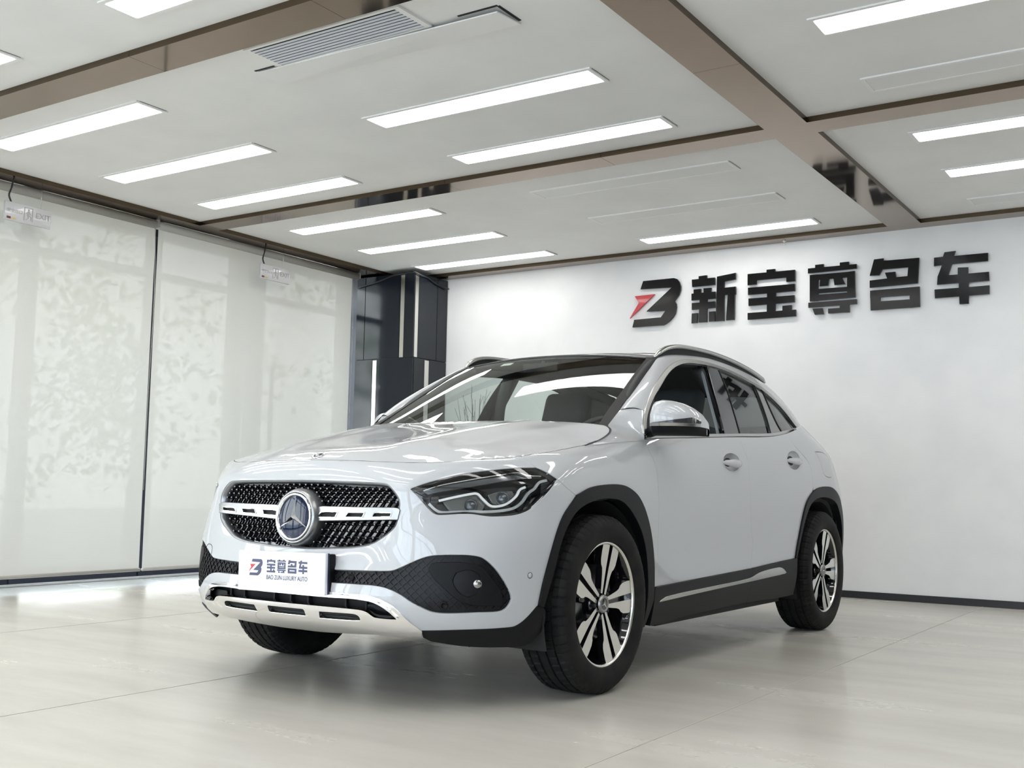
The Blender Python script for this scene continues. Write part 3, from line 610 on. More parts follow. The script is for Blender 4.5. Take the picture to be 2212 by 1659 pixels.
DARK_GLASS = glass_mat('quarter_glass', (.72,.78,.76), 1.2)
LENS = glass_mat('lamp_lens', (.93,.95,.96), 1.2)
ROOF_GLASS = mat('roof_black_glass', (.008,.008,.009), .04, coat=1.0)

CAR = empty('car', (-3.043296, 3.977037, 0), -0.0103331)
tag(CAR, 'white compact SUV with a silver star grille and open driver window', 'car')
OUT = {
 'grille': [(0.0592,0.6992),(0.1884,0.6962),(0.315,0.6933),(0.3879,0.6904),(0.4194,0.6852),(0.4398,0.6703),(0.4671,0.6345),(0.4828,0.6063),(0.4864,0.5864),(0.4847,0.5597),(0.4807,0.5251),(0.4681,0.4938),(0.4284,0.4618),(0.3826,0.435),(0.3447,0.4224),(0.2785,0.4123),(0.1846,0.4058),(0.1109,0.4017)],
 'headlight': [(0.5237,0.6566),(0.5291,0.6649),(0.6111,0.7103),(0.712,0.7435),(0.824,0.756),(0.9177,0.7581),(0.9997,0.7522),(1.0532,0.7297),(1.1075,0.7036),(1.1239,0.6954),(1.1015,0.6683),(1.0611,0.6322),(1.0202,0.597),(0.9858,0.5714),(0.9498,0.5559),(0.906,0.5462),(0.8316,0.5418),(0.7936,0.5445),(0.7587,0.5492),(0.7166,0.5498),(0.65,0.5447),(0.6287,0.5449),(0.6123,0.5519),(0.5889,0.574),(0.5541,0.6201),(0.5332,0.6455)],
 'mesh': [(0.216,0.3319),(0.3444,0.3349),(0.4691,0.3392),(0.4954,0.3468),(0.5573,0.3771),(0.6031,0.3956),(0.6413,0.4022),(0.7291,0.4053),(0.7781,0.402),(0.8059,0.395),(0.838,0.3741),(0.8723,0.3411),(0.9094,0.2933),(0.9321,0.2561),(0.9363,0.2389),(0.9292,0.22),(0.9112,0.2014),(0.8846,0.1935),(0.8069,0.1914),(0.7073,0.1877),(0.6584,0.1888),(0.6295,0.1943),(0.6011,0.207),(0.5649,0.2247),(0.5188,0.2528),(0.4705,0.2721),(0.4207,0.2798),(0.3582,0.2809),(0.241,0.281)],
 'bumper_side': [(0.8975,0.8432),(0.9564,0.7868),(0.9997,0.7522)],
 'bumper_joint2': [(1.1239,0.6954),(1.1814,0.6624),(1.257,0.6275)],
 'arch_out': [(1.257,0.6275),(1.3601,0.6514),(1.4951,0.6563),(1.6254,0.6479),(1.7091,0.6287),(1.7815,0.5963),(1.8444,0.5386),(1.9031,0.4494),(1.9396,0.3383),(1.9498,0.2236)],
 'arch_out_front': [(1.257,0.6275),(1.168,0.5471),(1.1177,0.4439),(1.0803,0.3129),(1.0591,0.2111)],
 'arch_in': [(1.0837,0.2072),(1.1203,0.3223),(1.1607,0.458),(1.2259,0.5466),(1.3007,0.5876),(1.4271,0.6078),(1.5643,0.6017),(1.6469,0.5802),(1.7335,0.5286),(1.8153,0.4532),(1.8621,0.3664),(1.8888,0.2227),(1.8831,0.0484)],
 'bumper_bottom': [(1.0535,0.2082),(1.011,0.1693),(0.9884,0.151),(0.9567,0.1343),(0.9271,0.1303),(0.7379,0.1243),(0.5804,0.1166)],
 'chrome_top': [(0.5804,0.1166),(0.5693,0.1319),(0.5158,0.1941),(0.497,0.2114),(0.4636,0.2293),(0.4251,0.2399),(0.3942,0.2453),(0.2962,0.2477),(0.2275,0.2481)],
 'valance_bottom': [(0.5882,0.0701),(0.7071,0.0521),(0.9073,0.0453),(1.0038,0.0496),(1.0709,0.0878),(1.1008,0.1288),(1.0997,0.2045)],
 'intake': [(0.2316,0.2323),(0.3238,0.2337),(0.4087,0.229),(0.4476,0.2177),(0.4831,0.1964),(0.5038,0.1773),(0.5099,0.17),(0.505,0.165),(0.4271,0.1675),(0.413,0.1745),(0.3956,0.1861),(0.3657,0.1915),(0.2042,0.1932)],
 'slot_o': [(0.1716,0.1729),(0.2958,0.1756),(0.3405,0.1749),(0.3562,0.1685),(0.3598,0.1569),(0.3541,0.1505),(0.2613,0.1469),(0.1638,0.145)],
 'slot_c': [(-0.101,0.1761),(0.0951,0.176),(0.0831,0.1487),(-0.1154,0.1471)],
 'skid_bottom': [(0.5691,0.0959),(0.5107,0.0948),(0.357,0.0893),(0.1182,0.0754),(-0.0247,0.0774)],
 'doorF_front': [(1.9511,0.8456),(1.944,0.7779),(1.9726,0.7205),(1.9846,0.6759),(1.9883,0.6166),(1.9909,0.5101),(1.9904,0.4536),(1.9919,0.2242)],
 'belt': [(1.9593,0.8493),(2.1008,0.8475),(2.4618,0.8464),(2.9827,0.8527),(3.4569,0.8539),(3.7532,0.8633),(4.0353,0.8736)],
 'B_gap': [(2.992,0.8527),(3.0227,0.7892),(3.0505,0.7546),(3.0664,0.7307),(3.067,0.5947),(3.0976,0.4535),(3.1236,0.3764),(3.0892,0.2505)],
 'doorR_rear': [(3.7918,0.8634),(3.8113,0.8069),(3.9198,0.7605),(4.0148,0.7233),(4.0394,0.6777),(4.0237,0.6192)],
 'clad_top': [(1.9517,0.2228),(2.3854,0.2333),(3.081,0.2509),(3.7351,0.2778)],
 'clad_bot': [(1.8985,0.0422),(2.0105,0.0449),(2.161,0.0505),(2.281,0.0572),(3.0399,0.0679),(3.4306,0.0573),(3.7833,0.0605)],
 'strip': [(1.9943,0.1577),(2.0667,0.1768),(2.5184,0.1901),(3.0326,0.2036),(3.1794,0.2256),(3.4532,0.2384),(3.5232,0.2279),(3.5682,0.2068),(3.5421,0.2024),(3.0492,0.1878),(2.5204,0.1743)],
 'rarch_out': [(3.7351,0.2778),(3.766,0.3711),(3.845,0.51),(3.903,0.5668),(4.0097,0.6085),(4.119,0.6245),(4.2761,0.628),(4.3941,0.6214),(4.4955,0.5937)],
 'rarch_in': [(3.7469,0.278),(3.8093,0.406),(3.8933,0.5099),(3.972,0.56),(4.0977,0.5814),(4.2712,0.5787)],
 'fuel': [(4.1639,0.7597),(4.3581,0.7588),(4.4386,0.7492),(4.4368,0.7167),(4.4137,0.6743),(4.3404,0.671),(4.2724,0.6803),(4.2376,0.7055),(4.2239,0.7293)],
 'sensor': [(1.0091,0.3248)],
 'fogpanel': [(0.6164,0.3508),(0.6232,0.3683),(0.6447,0.374),(0.7369,0.3756),(0.787,0.3672),(0.8178,0.3531),(0.8499,0.3157),(0.883,0.2768),(0.9012,0.2379),(0.8989,0.218),(0.8186,0.218),(0.766,0.2234),(0.7222,0.2431),(0.6778,0.2793),(0.6327,0.3216)],
 'fogring': [(0.7594,0.3514),(0.8004,0.3338),(0.8161,0.295),(0.8018,0.2562),(0.7645,0.2465),(0.7255,0.2679),(0.7041,0.3071),(0.7148,0.3405)],
 'foglamp': [(0.792,0.2957)],
 'sensor2': [(0.6795,0.2172),(0.8097,0.2588),(0.3099,0.3081)],
 'handle': [(2.8473,0.7329),(3.7633,0.7401)],
 'hl_upper': [(0.573,0.6519),(0.6427,0.6878),(0.7488,0.7155),(0.8643,0.7324),(0.9176,0.7364),(0.9635,0.7221),(1.0311,0.7141)],
 'hl_upper2': [(0.589,0.6361),(0.6721,0.6636),(0.7817,0.6914),(0.8687,0.7069),(0.9575,0.7144),(1.0312,0.7125)],
 'hl_drl1': [(0.6308,0.6054),(0.6968,0.6287),(0.7557,0.6457),(0.7732,0.644),(0.795,0.6179),(0.8261,0.5887),(0.8596,0.5873),(0.896,0.6006),(0.9291,0.6324),(0.9429,0.6634),(0.9656,0.6751)],
 'hl_drl2': [(0.5946,0.5914),(0.6181,0.5681),(0.6438,0.5571),(0.7047,0.5608),(0.762,0.5639),(0.8004,0.5632),(0.8667,0.5683),(0.9228,0.5806),(0.9577,0.6069),(0.9825,0.6456),(1.0102,0.6657),(1.0312,0.6917),(1.073,0.698)],
 'hl_lamp': [(0.7508,0.59)],
 'hl_lamp2': [(0.8783,0.6233)],
 'hl_box1': [(0.648,0.6049),(0.7325,0.6327),(0.7758,0.6394),(0.8101,0.6032),(0.7964,0.5735),(0.6773,0.5664)],
 'hl_box2': [(0.82,0.6438),(0.8644,0.6592),(0.9178,0.6622),(0.9265,0.6391),(0.8962,0.6102),(0.8622,0.6),(0.8403,0.607)],
 'chr_out': [(0.475,1.0616),(0.5004,1.1141),(0.5516,1.1744),(0.641,1.2447),(0.7663,1.32),(0.8915,1.3822),(1.0124,1.432),(1.1388,1.4689),(1.2544,1.4897),(1.4371,1.5037),(1.618,1.5056),(1.8904,1.4891),(2.1241,1.4587),(2.2963,1.4374),(2.4515,1.3924),(2.594,1.326),(2.7877,1.229)],
 'chr_in': [(0.4896,1.0575),(0.5306,1.1263),(0.5876,1.1821),(0.6717,1.2414),(0.789,1.3056),(0.9201,1.3737),(1.0423,1.4234),(1.166,1.457),(1.2789,1.475),(1.4308,1.4854),(1.6004,1.4912),(1.7972,1.4828),(2.1079,1.4472),(2.3043,1.4138),(2.4858,1.3529),(2.6026,1.2984),(2.7196,1.225)],
 'belt_hi': [(0.4896,1.0575),(0.6407,1.0673),(1.0174,1.089),(1.5626,1.1209),(2.0937,1.1503),(2.389,1.1815),(2.6634,1.2144)],
 'belt_lo': [(0.4827,1.0441),(0.6333,1.0541),(1.0083,1.0753),(1.5512,1.1068),(2.0806,1.1353),(2.4215,1.1697),(2.7679,1.217)],
 'win_f_rear': [(1.531,1.4838),(1.4694,1.3539),(1.4303,1.2299),(1.3998,1.1154)],
 'bp_mid': [(1.6003,1.4848),(1.5752,1.3756),(1.5424,1.2377),(1.5168,1.1216)],
 'win_r_front': [(1.6808,1.4804),(1.6638,1.3709),(1.6324,1.2502),(1.6064,1.1263)],
 'win_r_rear': [(2.1875,1.441),(2.1708,1.3485),(2.1464,1.2404),(2.1196,1.1536)],
 'win_q_front': [(2.3035,1.4208),(2.2969,1.3178),(2.3148,1.2312),(2.3518,1.1795)],
 'win_q_div0': [(2.2052,1.4393),(2.1935,1.3503),(2.171,1.2354),(2.1518,1.1553)],
 'tri_rear': [(0.6894,1.2428),(0.6602,1.1448)],
 'bar': [(0.0999,0.5612),(0.1225,0.5649),(0.3071,0.5661),(0.4456,0.5679),(0.476,0.5666),(0.4858,0.5608),(0.479,0.525),(0.4481,0.5242),(0.0917,0.5093)],
 'bar_s1': [(0.1045,0.5271),(0.1227,0.5434),(0.2024,0.5457),(0.1915,0.5238),(0.1079,0.5213)],
 'bar_s2': [(0.2392,0.5292),(0.2521,0.5462),(0.3303,0.5477),(0.3196,0.5279),(0.2408,0.5258)],
 'bar_s3': [(0.3669,0.5371),(0.3781,0.5481),(0.4532,0.5488),(0.4486,0.5337),(0.3672,0.5303)],
}
O = {k: np.array(v) for k, v in OUT.items()}
class Body:
    """lower body surface for both sides: s runs round the car from the front centre (negative on the right side)"""
    def ev(self, s, t):
        s=np.asarray(s,float); g=np.where(s<0,-1.,1.); P=WRAP.ev(np.abs(s),np.asarray(t,float)); P[:,0]*=g; return P
    def nor(self, s, t):
        s=np.asarray(s,float); g=np.where(s<0,-1.,1.); N=WRAP.nor(np.abs(s),np.asarray(t,float)); N[:,0]*=g; return N
BODY = Body()
class Side:
    """side glass surface, parameter (y, z); y offset by sign: sg = +1 left, -1 right"""
    def __init__(self, sg): self.sg=sg
    def ev(self, a, b): P=GLASS.ev(a,b); P[:,0]*=self.sg; return P
    def nor(self, a, b): N=GLASS.nor(a,b); N[:,0]*=self.sg; return N
class FuncSurf:
    def __init__(self, f): self.f=f
    def ev(self,a,b): return self.f(np.asarray(a,float),np.asarray(b,float))
    def nor(self,a,b):
        a=np.asarray(a,float); b=np.asarray(b,float); e=1e-4
        du=self.f(a+e,b)-self.f(a-e,b); dv=self.f(a,b+e)-self.f(a,b-e); n=np.cross(du,dv); return n/np.maximum(np.linalg.norm(n,axis=1,keepdims=True),1e-12)
def panel(name, loop, holes=(), m=None, parent=None, surf=BODY, off=0., step=.03, gap=.0, flange=.014, bstep=None, flip=False, soft=.0, dispf=None):
    """sheet cut from a surface by a loop in its parameter plane, with turned-in edges"""
    parent = CAR if parent is None else parent
    bs = bstep or step*.6
    L=resample(inset(loop,gap),bs); H=[resample(inset(h,-gap),bs) for h in holes]
    P,T,loops=triangulate(L,H,step)
    X=surf.ev(P[:,0],P[:,1]); N=surf.nor(P[:,0],P[:,1])
    if flip: T=T[:,::-1]
    X=X+N*off
    if dispf is not None: X=X+N*dispf(P)[:,None]
    mb=MB(); mb.add(X,[tuple(int(i) for i in t) for t in T],0,True); nn=[tuple(n) for n in N]
    if flange:
        for li,LL in enumerate(loops):
            LL=np.asarray(LL); n=len(LL); A=surf.ev(LL[:,0],LL[:,1]); NN=surf.nor(LL[:,0],LL[:,1]); A=A+NN*off
            if dispf is not None: A=A+NN*dispf(LL)[:,None]
            tg=np.roll(A,-1,0)-np.roll(A,1,0); tg/=np.maximum(np.linalg.norm(tg,axis=1,keepdims=True),1e-9)
            out=np.cross(tg,NN); 
            sgn=1 if area(LL)>0 else -1
            if li>0: sgn=-sgn
            if flip: pass
            out*=sgn; r=min(.0022,flange*.3)
            b=len(mb.v); ring=[]
            V=list(A)+list(A+out*r*.0-NN*0)+list(A+out*r-NN*r)+list(A+out*r-NN*flange)
            F=[]
            ccw = (area(LL)>0)
            for k in (1,2):
                for i in range(n):
                    j=(i+1)%n; q=(k*n+i,(k+1)*n+i,(k+1)*n+j,k*n+j)
                    F.append(q if ((ccw and li==0) or (not ccw and li>0)) != flip else q[::-1])
            # hole loops keep the same winding test through their own orientation
            mb.add(V,F,0,True)
            nn+= [tuple(x) for x in NN]+[tuple(x) for x in NN]+[tuple(x) for x in out]+[tuple(x) for x in out]
    o=mb.build(name,m,parent,normals=nn)
    return o
def mir(L): return np.asarray(L)[::-1]*[-1,1]
def both(L):
    """left half outline (top centre to bottom centre) closed over the right half"""
    L=np.asarray(L,float); return np.concatenate([L,mir(L)],0)
def ribbon(mb, pts, w, h, surf, off, mi=0):
    """flat bar laid along a parameter-space line"""
    p=np.asarray(pts); X=surf.ev(p[:,0],p[:,1]); N=surf.nor(p[:,0],p[:,1]); X=X+N*off
    t=np.gradient(X,axis=0); t/=np.linalg.norm(t,axis=1,keepdims=True); b=np.cross(N,t); ww=np.asarray(w)[:,None] if hasattr(w,'__len__') else w
    A=X+b*ww/2; B=X-b*ww/2; G=[[tuple(q) for q in r] for r in (B-N*h*.0,B+N*h,A+N*h,A-N*h*.0)]
    mb.grid(G,mi,False); return mb
def arc(a,b,n): return np.linspace(a,b,n)
# ------------------------------------------------------------------ outlines shared by neighbouring panels
T_H=T_HOOD
def sl(k,it=2,**kw): return smooth_line(O[k],it,**kw)
s_front_side=O['bumper_side'][0]
hoodline=np.array([(s,T_H) for s in np.linspace(0,s_front_side[0],26)])
HL=O['headlight']; i_top=6; i_tip=9
hl_loop=smooth_line(HL,2,True,sharp=48)
hl_top=smooth_line(HL[:i_top+1],2)            # inner tip to upper corner
hl_out=smooth_line(HL[i_top:i_tip+1],2)       # along the fender
hl_low=smooth_line(np.concatenate([HL[i_tip:],HL[:1]]),2)
archF=sl('arch_out_front'); archT=sl('arch_out'); bump_bot=smooth_line(np.concatenate([O['arch_out_front'][-1:],O['bumper_bottom'][1:]]),2)
ctop=sl('chrome_top'); ctop=np.concatenate([ctop[:-1],[(ctop[-1][0],ctop[-1][1]),(0.,ctop[-1][1]+.002)]])
# front bumper skin
left=np.concatenate([hoodline,smooth_line(O['bumper_side'],1)[1:],hl_top[::-1][1:],hl_low[::-1][1:-1],smooth_line(O['bumper_joint2'],2),archF[1:],bump_bot[1:],ctop[1:]])
gr=O['grille']; grL=np.concatenate([[(0.,gr[0][1])],gr,[(0.,gr[-1][1])]])
grL[0,1]=gr[0][1]+.0005; gr_half=smooth_line(grL,2); gr_loop=both(gr_half)
def dedupe(L):
    L=np.asarray(L); k=[0]
    for i in range(1,len(L)):
        if np.linalg.norm(L[i]-L[k[-1]])>2e-4: k.append(i)
    if np.linalg.norm(L[k[-1]]-L[k[0]])<2e-4: k=k[:-1]
    return L[k]
me_=O['mesh']; meL=np.concatenate([[(0.,me_[0][1]-.001)],me_,[(0.,me_[-1][1]+.0)]]); mesh_loop=dedupe(both(smooth_line(meL,2)))
gr_loop=dedupe(gr_loop)
panel('front_bumper', dedupe(both(left)), [gr_loop,mesh_loop], M_paint, gap=.0012, step=.026, flange=.022)
# bumper details: tow cover groove, parking sensors
BUMP=[o for o in CAR.children if o.name.startswith('front_bumper')][0]
for sg in (1,-1):
    s_,t_=O['sensor'][0]; P=BODY.ev([sg*s_],[t_])[0]; N=BODY.nor([sg*s_],[t_])[0]
    Mx=Matrix.Translation(P)@Vector(N).to_track_quat('Z','Y').to_matrix().to_4x4()
    MB().lathe([(0,.0008),(.0085,.0008),(.0095,-.001)],20,M=Mx).build('parking_sensor',M_paint,BUMP)
    MB().lathe([(.0095,.0004),(.0115,.0004),(.0115,-.004)],20,M=Mx).build('sensor_ring',M_plastic,BUMP)
tc=[(-.50,.345),(-.50,.315+.055),(-.505,.385),(-.52,.393),(-.545,.393),(-.558,.385),(-.565,.37),(-.58,.31)]
mb=MB(); ribbon(mb,smooth_line(np.array(tc),2),.0022,.0006,BODY,.0002); mb.build('tow_cover_groove',M_plastic,BUMP)
# ------------------------------------------------------------------ bonnet
def TPS(P,Z,lam=1e-6):
    P=np.asarray(P,float); n=len(P); d=np.linalg.norm(P[:,None]-P[None],axis=2)
    K=np.where(d>0,d*d*np.log(np.maximum(d,1e-12)),0)+lam*np.eye(n); Q=np.concatenate([np.ones((n,1)),P],1)
    A=np.block([[K,Q],[Q.T,np.zeros((3,3))]]); w=np.linalg.solve(A,np.concatenate([Z,np.zeros(3)]))
    def f(X):
        X=np.asarray(X,float); r=np.linalg.norm(X[:,None]-P[None],axis=2)
        return np.where(r>0,r*r*np.log(np.maximum(r,1e-12)),0)@w[:n]+w[n]+X@w[n+1:]
    return f
s_h=np.interp(0.0,WRAP.D[4:,9,1][:12],WRAP.ku[4:][:12])     # station above the front axle
edge=BODY.ev(np.linspace(0,s_h,30),np.full(30,T_H))
rear=np.array([(.805,.10,1.022),(.800,.175,1.046),(.788,.225,1.066),(.762,.262,1.084),(.72,.285,1.097),(.6,.272,1.109),(.4,.236,1.117),(.2,.212,1.121),(0,.20,1.122)])
bl=np.concatenate([edge,smooth_line(rear,2)]); 
ctl=np.concatenate([edge[::2],rear,[(0,-.62,.968),(0,-.40,1.012),(0,-.1,1.072),(.30,-.60,.962),(.32,-.3,1.026),(.34,0,1.082),(.60,-.35,.985),(.64,-.05,1.045)]])
tang=BODY.ev(np.linspace(0,s_h,14),np.full(14,T_H+.03)); ctl=np.concatenate([ctl,tang])
ctl=np.concatenate([ctl,ctl[ctl[:,0]>1e-6]*[-1,1,1]]); HOODF=TPS(ctl[:,:2],ctl[:,2],2e-5)
HB=np.concatenate([bl[:,:2],bl[:,:2]*[-1,1]])
def hood_z(x,y):
    Q_=np.stack([x,y],1); z=HOODF(Q_); t=np.clip((y+.70)/.9,0,1); a=np.abs(x)
    db=np.concatenate([np.sqrt(np.min(np.sum((Q_[k:k+500,None]-HB[None])**2,2),1)) for k in range(0,len(Q_),500)]); ew=np.clip(db/.07,0,1); ew=ew*ew*(3-2*ew)
    win=np.clip((y+.74)/.25,0,1)**2*(3-2*np.clip((y+.74)/.25,0,1))*ew
    xr=.30+.10*t                                   # crest of the two power domes
    z=z+win*.013*np.exp(-((a-xr)/.085)**2)-win*.006*np.exp(-(a/.17)**2)
    xc=.50+.11*t; sp=lambda q,w: w*np.log1p(np.exp(np.clip(q/w,-40,40)))
    edgew=1.0
    z=z-win*.075*(sp(a-xc,.012)-sp(a-xc-.07,.05))*edgew
    return z
hood_s=FuncSurf(lambda a,b: np.stack([a,b,hood_z(a,b)],1))
def hood_corr():
    return None
hl2=bl[:,:2]; hood_loop=dedupe(np.concatenate([hl2,hl2[::-1]*[-1,1]]))
hood=panel('bonnet',hood_loop,(),M_paint,surf=hood_s,step=.024,gap=.0048,flange=.016)
mb=MB(); hb_=np.concatenate([hood_loop,hood_loop[:1]]); ribbon(mb,hb_,.012,.0004,hood_s,-.0016); mb.build('bonnet_gap_shade',M_dark,CAR)  # black strip laid under the shut line as the gap's shade
Pb=(0,-.735); zb=float(hood_z(np.array([0.]),np.array([-.735]))[0])
def star_polys(R,w=.16):
    L=[]
    for k in range(3):
        a=math.pi/2+k*2*math.pi/3; b=a+math.pi/3
        L+= [(R*math.cos(a),R*math.sin(a)),(R*w*math.cos(b),R*w*math.sin(b))]
    return L
def star3(mb,R,h,M,mi=0,w=.15):
    """three-pointed star with ridged arms"""
    L=star_polys(R,w); V=[(0,0,h)]+[(x,y,0) for x,y in L]; F=[(0,i+1,(i+1)%6+1) for i in range(6)]
    mb.add(V,F,mi,False,M)
Nh=hood_s.nor(np.array([0.]),np.array([-.735]))[0]
Mx=Matrix.Translation((0,-.735,zb+.0005))@Vector(Nh).to_track_quat('Z','Y').to_matrix().to_4x4()
MB().lathe([(0,.001),(.020,.001)],28,M=Mx).build('badge_disc',M_blueg,hood)
mb=MB(); mb.lathe([(.020,.0),(.021,.003),(.026,.003),(.028,0)],28,M=Mx); star3(mb,.020,.003,Mx); mb.build('badge_ring',M_chrome,hood)
# ------------------------------------------------------------------ fenders, doors, quarters (both sides)
clad_t=smooth_line(O['clad_top'],2); doorF=smooth_line(O['doorF_front'],2); bgap=smooth_line(O['B_gap'],2); dr=smooth_line(O['doorR_rear'],2)
ra=O['rarch_out']; 
# rear arch is completed symmetrically behind the axle
def body_yz(y,z,s_guess=None):
    """parameter of the body point with given y and z on the left side"""
    s=np.interp(y,WRAP.D[4+8:4+16,4,1],WRAP.ku[4+8:4+16]); t=.4
    for _ in range(30):
        P=WRAP.ev([s],[t])[0]; du=WRAP.du([s],[t])[0]; dv=WRAP.dv([s],[t])[0]
        A=np.array([[du[1],dv[1]],[du[2],dv[2]]]); e=np.array([y-P[1],z-P[2]]); d=np.linalg.solve(A,e); s+=d[0]; t+=d[1]
    return (float(s),float(t))
ra_back=[(3.07,.76),(3.14,.68),(3.185,.58),(3.205,.48),(3.21,.42)]
raL=np.concatenate([ra,[body_yz(*q) for q in ra_back]]); ra_l=smooth_line(raL,2)
Tb=O['belt']; belt=smooth_line(Tb,2)
def split_at(line,s): # index of first point past s
    return int(np.argmax(np.asarray(line)[:,0]>s))
for sg in (1,-1):
    fx=(lambda L:np.asarray(L)) if sg>0 else (lambda L:mir(L))
    # front fender: bonnet line, arch, door gap
    s_end=doorF[0][0]
    top=np.array([(s,T_H) for s in np.linspace(s_front_side[0],s_h-.01,22)]+[(s,T_H-.006) for s in np.linspace(s_h+.01,s_end,10)])
    F=np.concatenate([top,doorF[1:],[clad_t[0]],archT[::-1],smooth_line(O['bumper_joint2'],2)[::-1][1:],hl_out[::-1][1:],smooth_line(O['bumper_side'],1)[::-1][1:-1]])
    F=F[::-1]
    panel('front_fender',dedupe(fx(F)),(),M_paint,gap=.0018,step=.028)
    iB=int(np.argmin(np.linalg.norm(belt-bgap[0],axis=1)))
    iR=int(np.argmin(np.linalg.norm(belt-dr[0],axis=1)))
    i_c=int(np.argmin(np.abs(clad_t[:,0]-bgap[-1][0])))
    D=np.concatenate([doorF,clad_t[1:i_c],bgap[::-1],belt[:iB][::-1][:-1]])
    hole=[np.array([(hs+.105*math.cos(a),ht+.033*math.sin(a)) for a in np.linspace(0,2*math.pi,36,endpoint=False)]) for hs,ht in O['handle']]
    fd=panel('front_door',dedupe(fx(D)),[fx(hole[0])],M_paint,gap=.0018,step=.028)
    # rear door follows the arch
    ia=int(np.argmin(np.linalg.norm(ra_l-dr[-1],axis=1)))
    D=np.concatenate([bgap,clad_t[i_c:],ra_l[1:ia],dr[::-1],belt[iB+1:iR][::-1]])
    rd=panel('rear_door',dedupe(fx(D)),[fx(hole[1])],M_paint,gap=.0018,step=.028)
    # quarter panel to the rear corner
    sQ=WRAP.ku[4+16]-.02
    fu=smooth_line(O['fuel'],2,True)
    upper=[(sQ,.90),(body_yz(2.97,1.2)[0],.93),(belt[-1][0],belt[-1][1]+.012)]
    Q=np.concatenate([dr[:-1],ra_l[ia:],[(ra_l[-1][0]+.01,ra_l[-1][1]-.02),(sQ,.24)],[(sQ,t) for t in np.linspace(.3,.86,8)],upper,belt[iR+1:][::-1]])
    qp=panel('quarter_panel',dedupe(fx(Q)),[fx(fu)] if sg>0 else [],M_paint,gap=.0015,step=.03)
    if sg>0: panel('fuel_door',fx(fu),(),M_paint,parent=qp,gap=.0022,step=.03)
    # wheel arch trims
    ai=smooth_line(O['arch_in'],2)
    ring=np.concatenate([archF[::-1],archT[1:],[(archT[-1][0],archT[-1][1]-.05),O['clad_bot'][0]],ai[::-1][0:],[(archF[-1][0]+.03,archF[-1][1]-.005)]])
    panel('wheel_arch_trim',dedupe(fx(ring[::-1])),(),M_plastic,off=.010,step=.03,flange=.05)
    rin=np.concatenate([O['rarch_in'],[body_yz(*q) for q in ((2.93,.765),(3.02,.70),(3.09,.62),(3.135,.52),(3.15,.42))]]); rin=smooth_line(rin,2)
    ring=np.concatenate([ra_l,rin[::-1]])
    panel('wheel_arch_trim',dedupe(fx(ring[::-1])),(),M_plastic,off=.010,step=.03,flange=.05)
    # sill cladding in two pieces, split at the door gap
    cbot=smooth_line(O['clad_bot'],1)
    ib=int(np.argmin(np.abs(cbot[:,0]-(bgap[-1][0]-.01))))
    sj=bgap[-1]; bj=cbot[ib]
    C1=np.concatenate([[(clad_t[0][0]+.0,clad_t[0][1])],clad_t[1:i_c],[sj,bj],cbot[:ib][::-1][:-1],[(clad_t[0][0]-.005,cbot[0][1])]])
    panel('sill_cladding',dedupe(fx(C1[::-1])),(),M_plastic,off=.012,step=.05,flange=.05,gap=.0012)
    C2=np.concatenate([[sj],clad_t[i_c+1:],[(rin[0][0]+.0,rin[0][1]),(rin[0][0]+.0,cbot[-1][1])],cbot[ib+1:][::-1],[bj]])
    panel('sill_cladding',dedupe(fx(C2[::-1])),(),M_plastic,off=.012,step=.05,flange=.05,gap=.0012)
    st=smooth_line(O['strip'],2,True)
    s_cut=bgap[-1][0]+.008
    panel('sill_trim_strip',dedupe(fx(st[::-1])),(),M_satin,off=.016,step=.03,flange=.006)
    # door handles in shallow bowls
    for k,(hs,ht) in enumerate(O['handle']):
        d=fd if k==0 else rd
        P=BODY.ev([sg*hs],[ht])[0]; N=Vector(BODY.nor([sg*hs],[ht])[0]); yv=Vector((0,1,0)); zv=N.cross(yv)*(1 if N.x>0 else 1); zv=Vector((0,0,1)); zv=(zv-N*zv.dot(N)).normalized(); yv=(yv-N*yv.dot(N)-zv*yv.dot(zv)).normalized()
        Mh=Matrix(((yv.x,zv.x,N.x,P[0]),(yv.y,zv.y,N.y,P[1]),(yv.z,zv.z,N.z,P[2]),(0,0,0,1)))
        bowl=MB(); G=[]
        for r in np.linspace(1.035,0,9):
            q=np.array([(sg*hs+.105*r*math.cos(a),ht+.033*r*math.sin(a)) for a in np.linspace(0,2*math.pi,37)]); X_=BODY.ev(q[:,0],q[:,1])-BODY.nor(q[:,0],q[:,1])*(.0015+.026*max(0,1-r*r)**.7); G.append([tuple(p) for p in X_])
        bowl.grid(G,0,True,flip=(sg<0)); bowl.build('handle_bowl',M_paint,d)
        hb=MB(); pts=[(-.112,-.006,-.004),(-.085,-.008,.010),(-.03,-.010,.020),(.03,-.010,.021),(.085,-.008,.012),(.114,-.006,-.002)]
        L=smooth_line(np.array(pts),2); R=[.007+.016*math.sin(math.pi*min(1,max(0,(q[0]+.112)/.226))) for q in L]
        hb.tube([tuple(q) for q in L],R,12,0,Mh,flat=.55,up=(0,0,1)); 
        hb.v=hb.v; hb.build('door_handle',M_paint,d)
        hc=MB(); hc.tube([tuple(q) for q in smooth_line(np.array([(-.095,.004,.006),(-.03,.008,.022),(.03,.008,.023),(.095,.004,.008)]),2)],.0022,8,0,Mh); hc.build('handle_chrome',M_chrome,d)
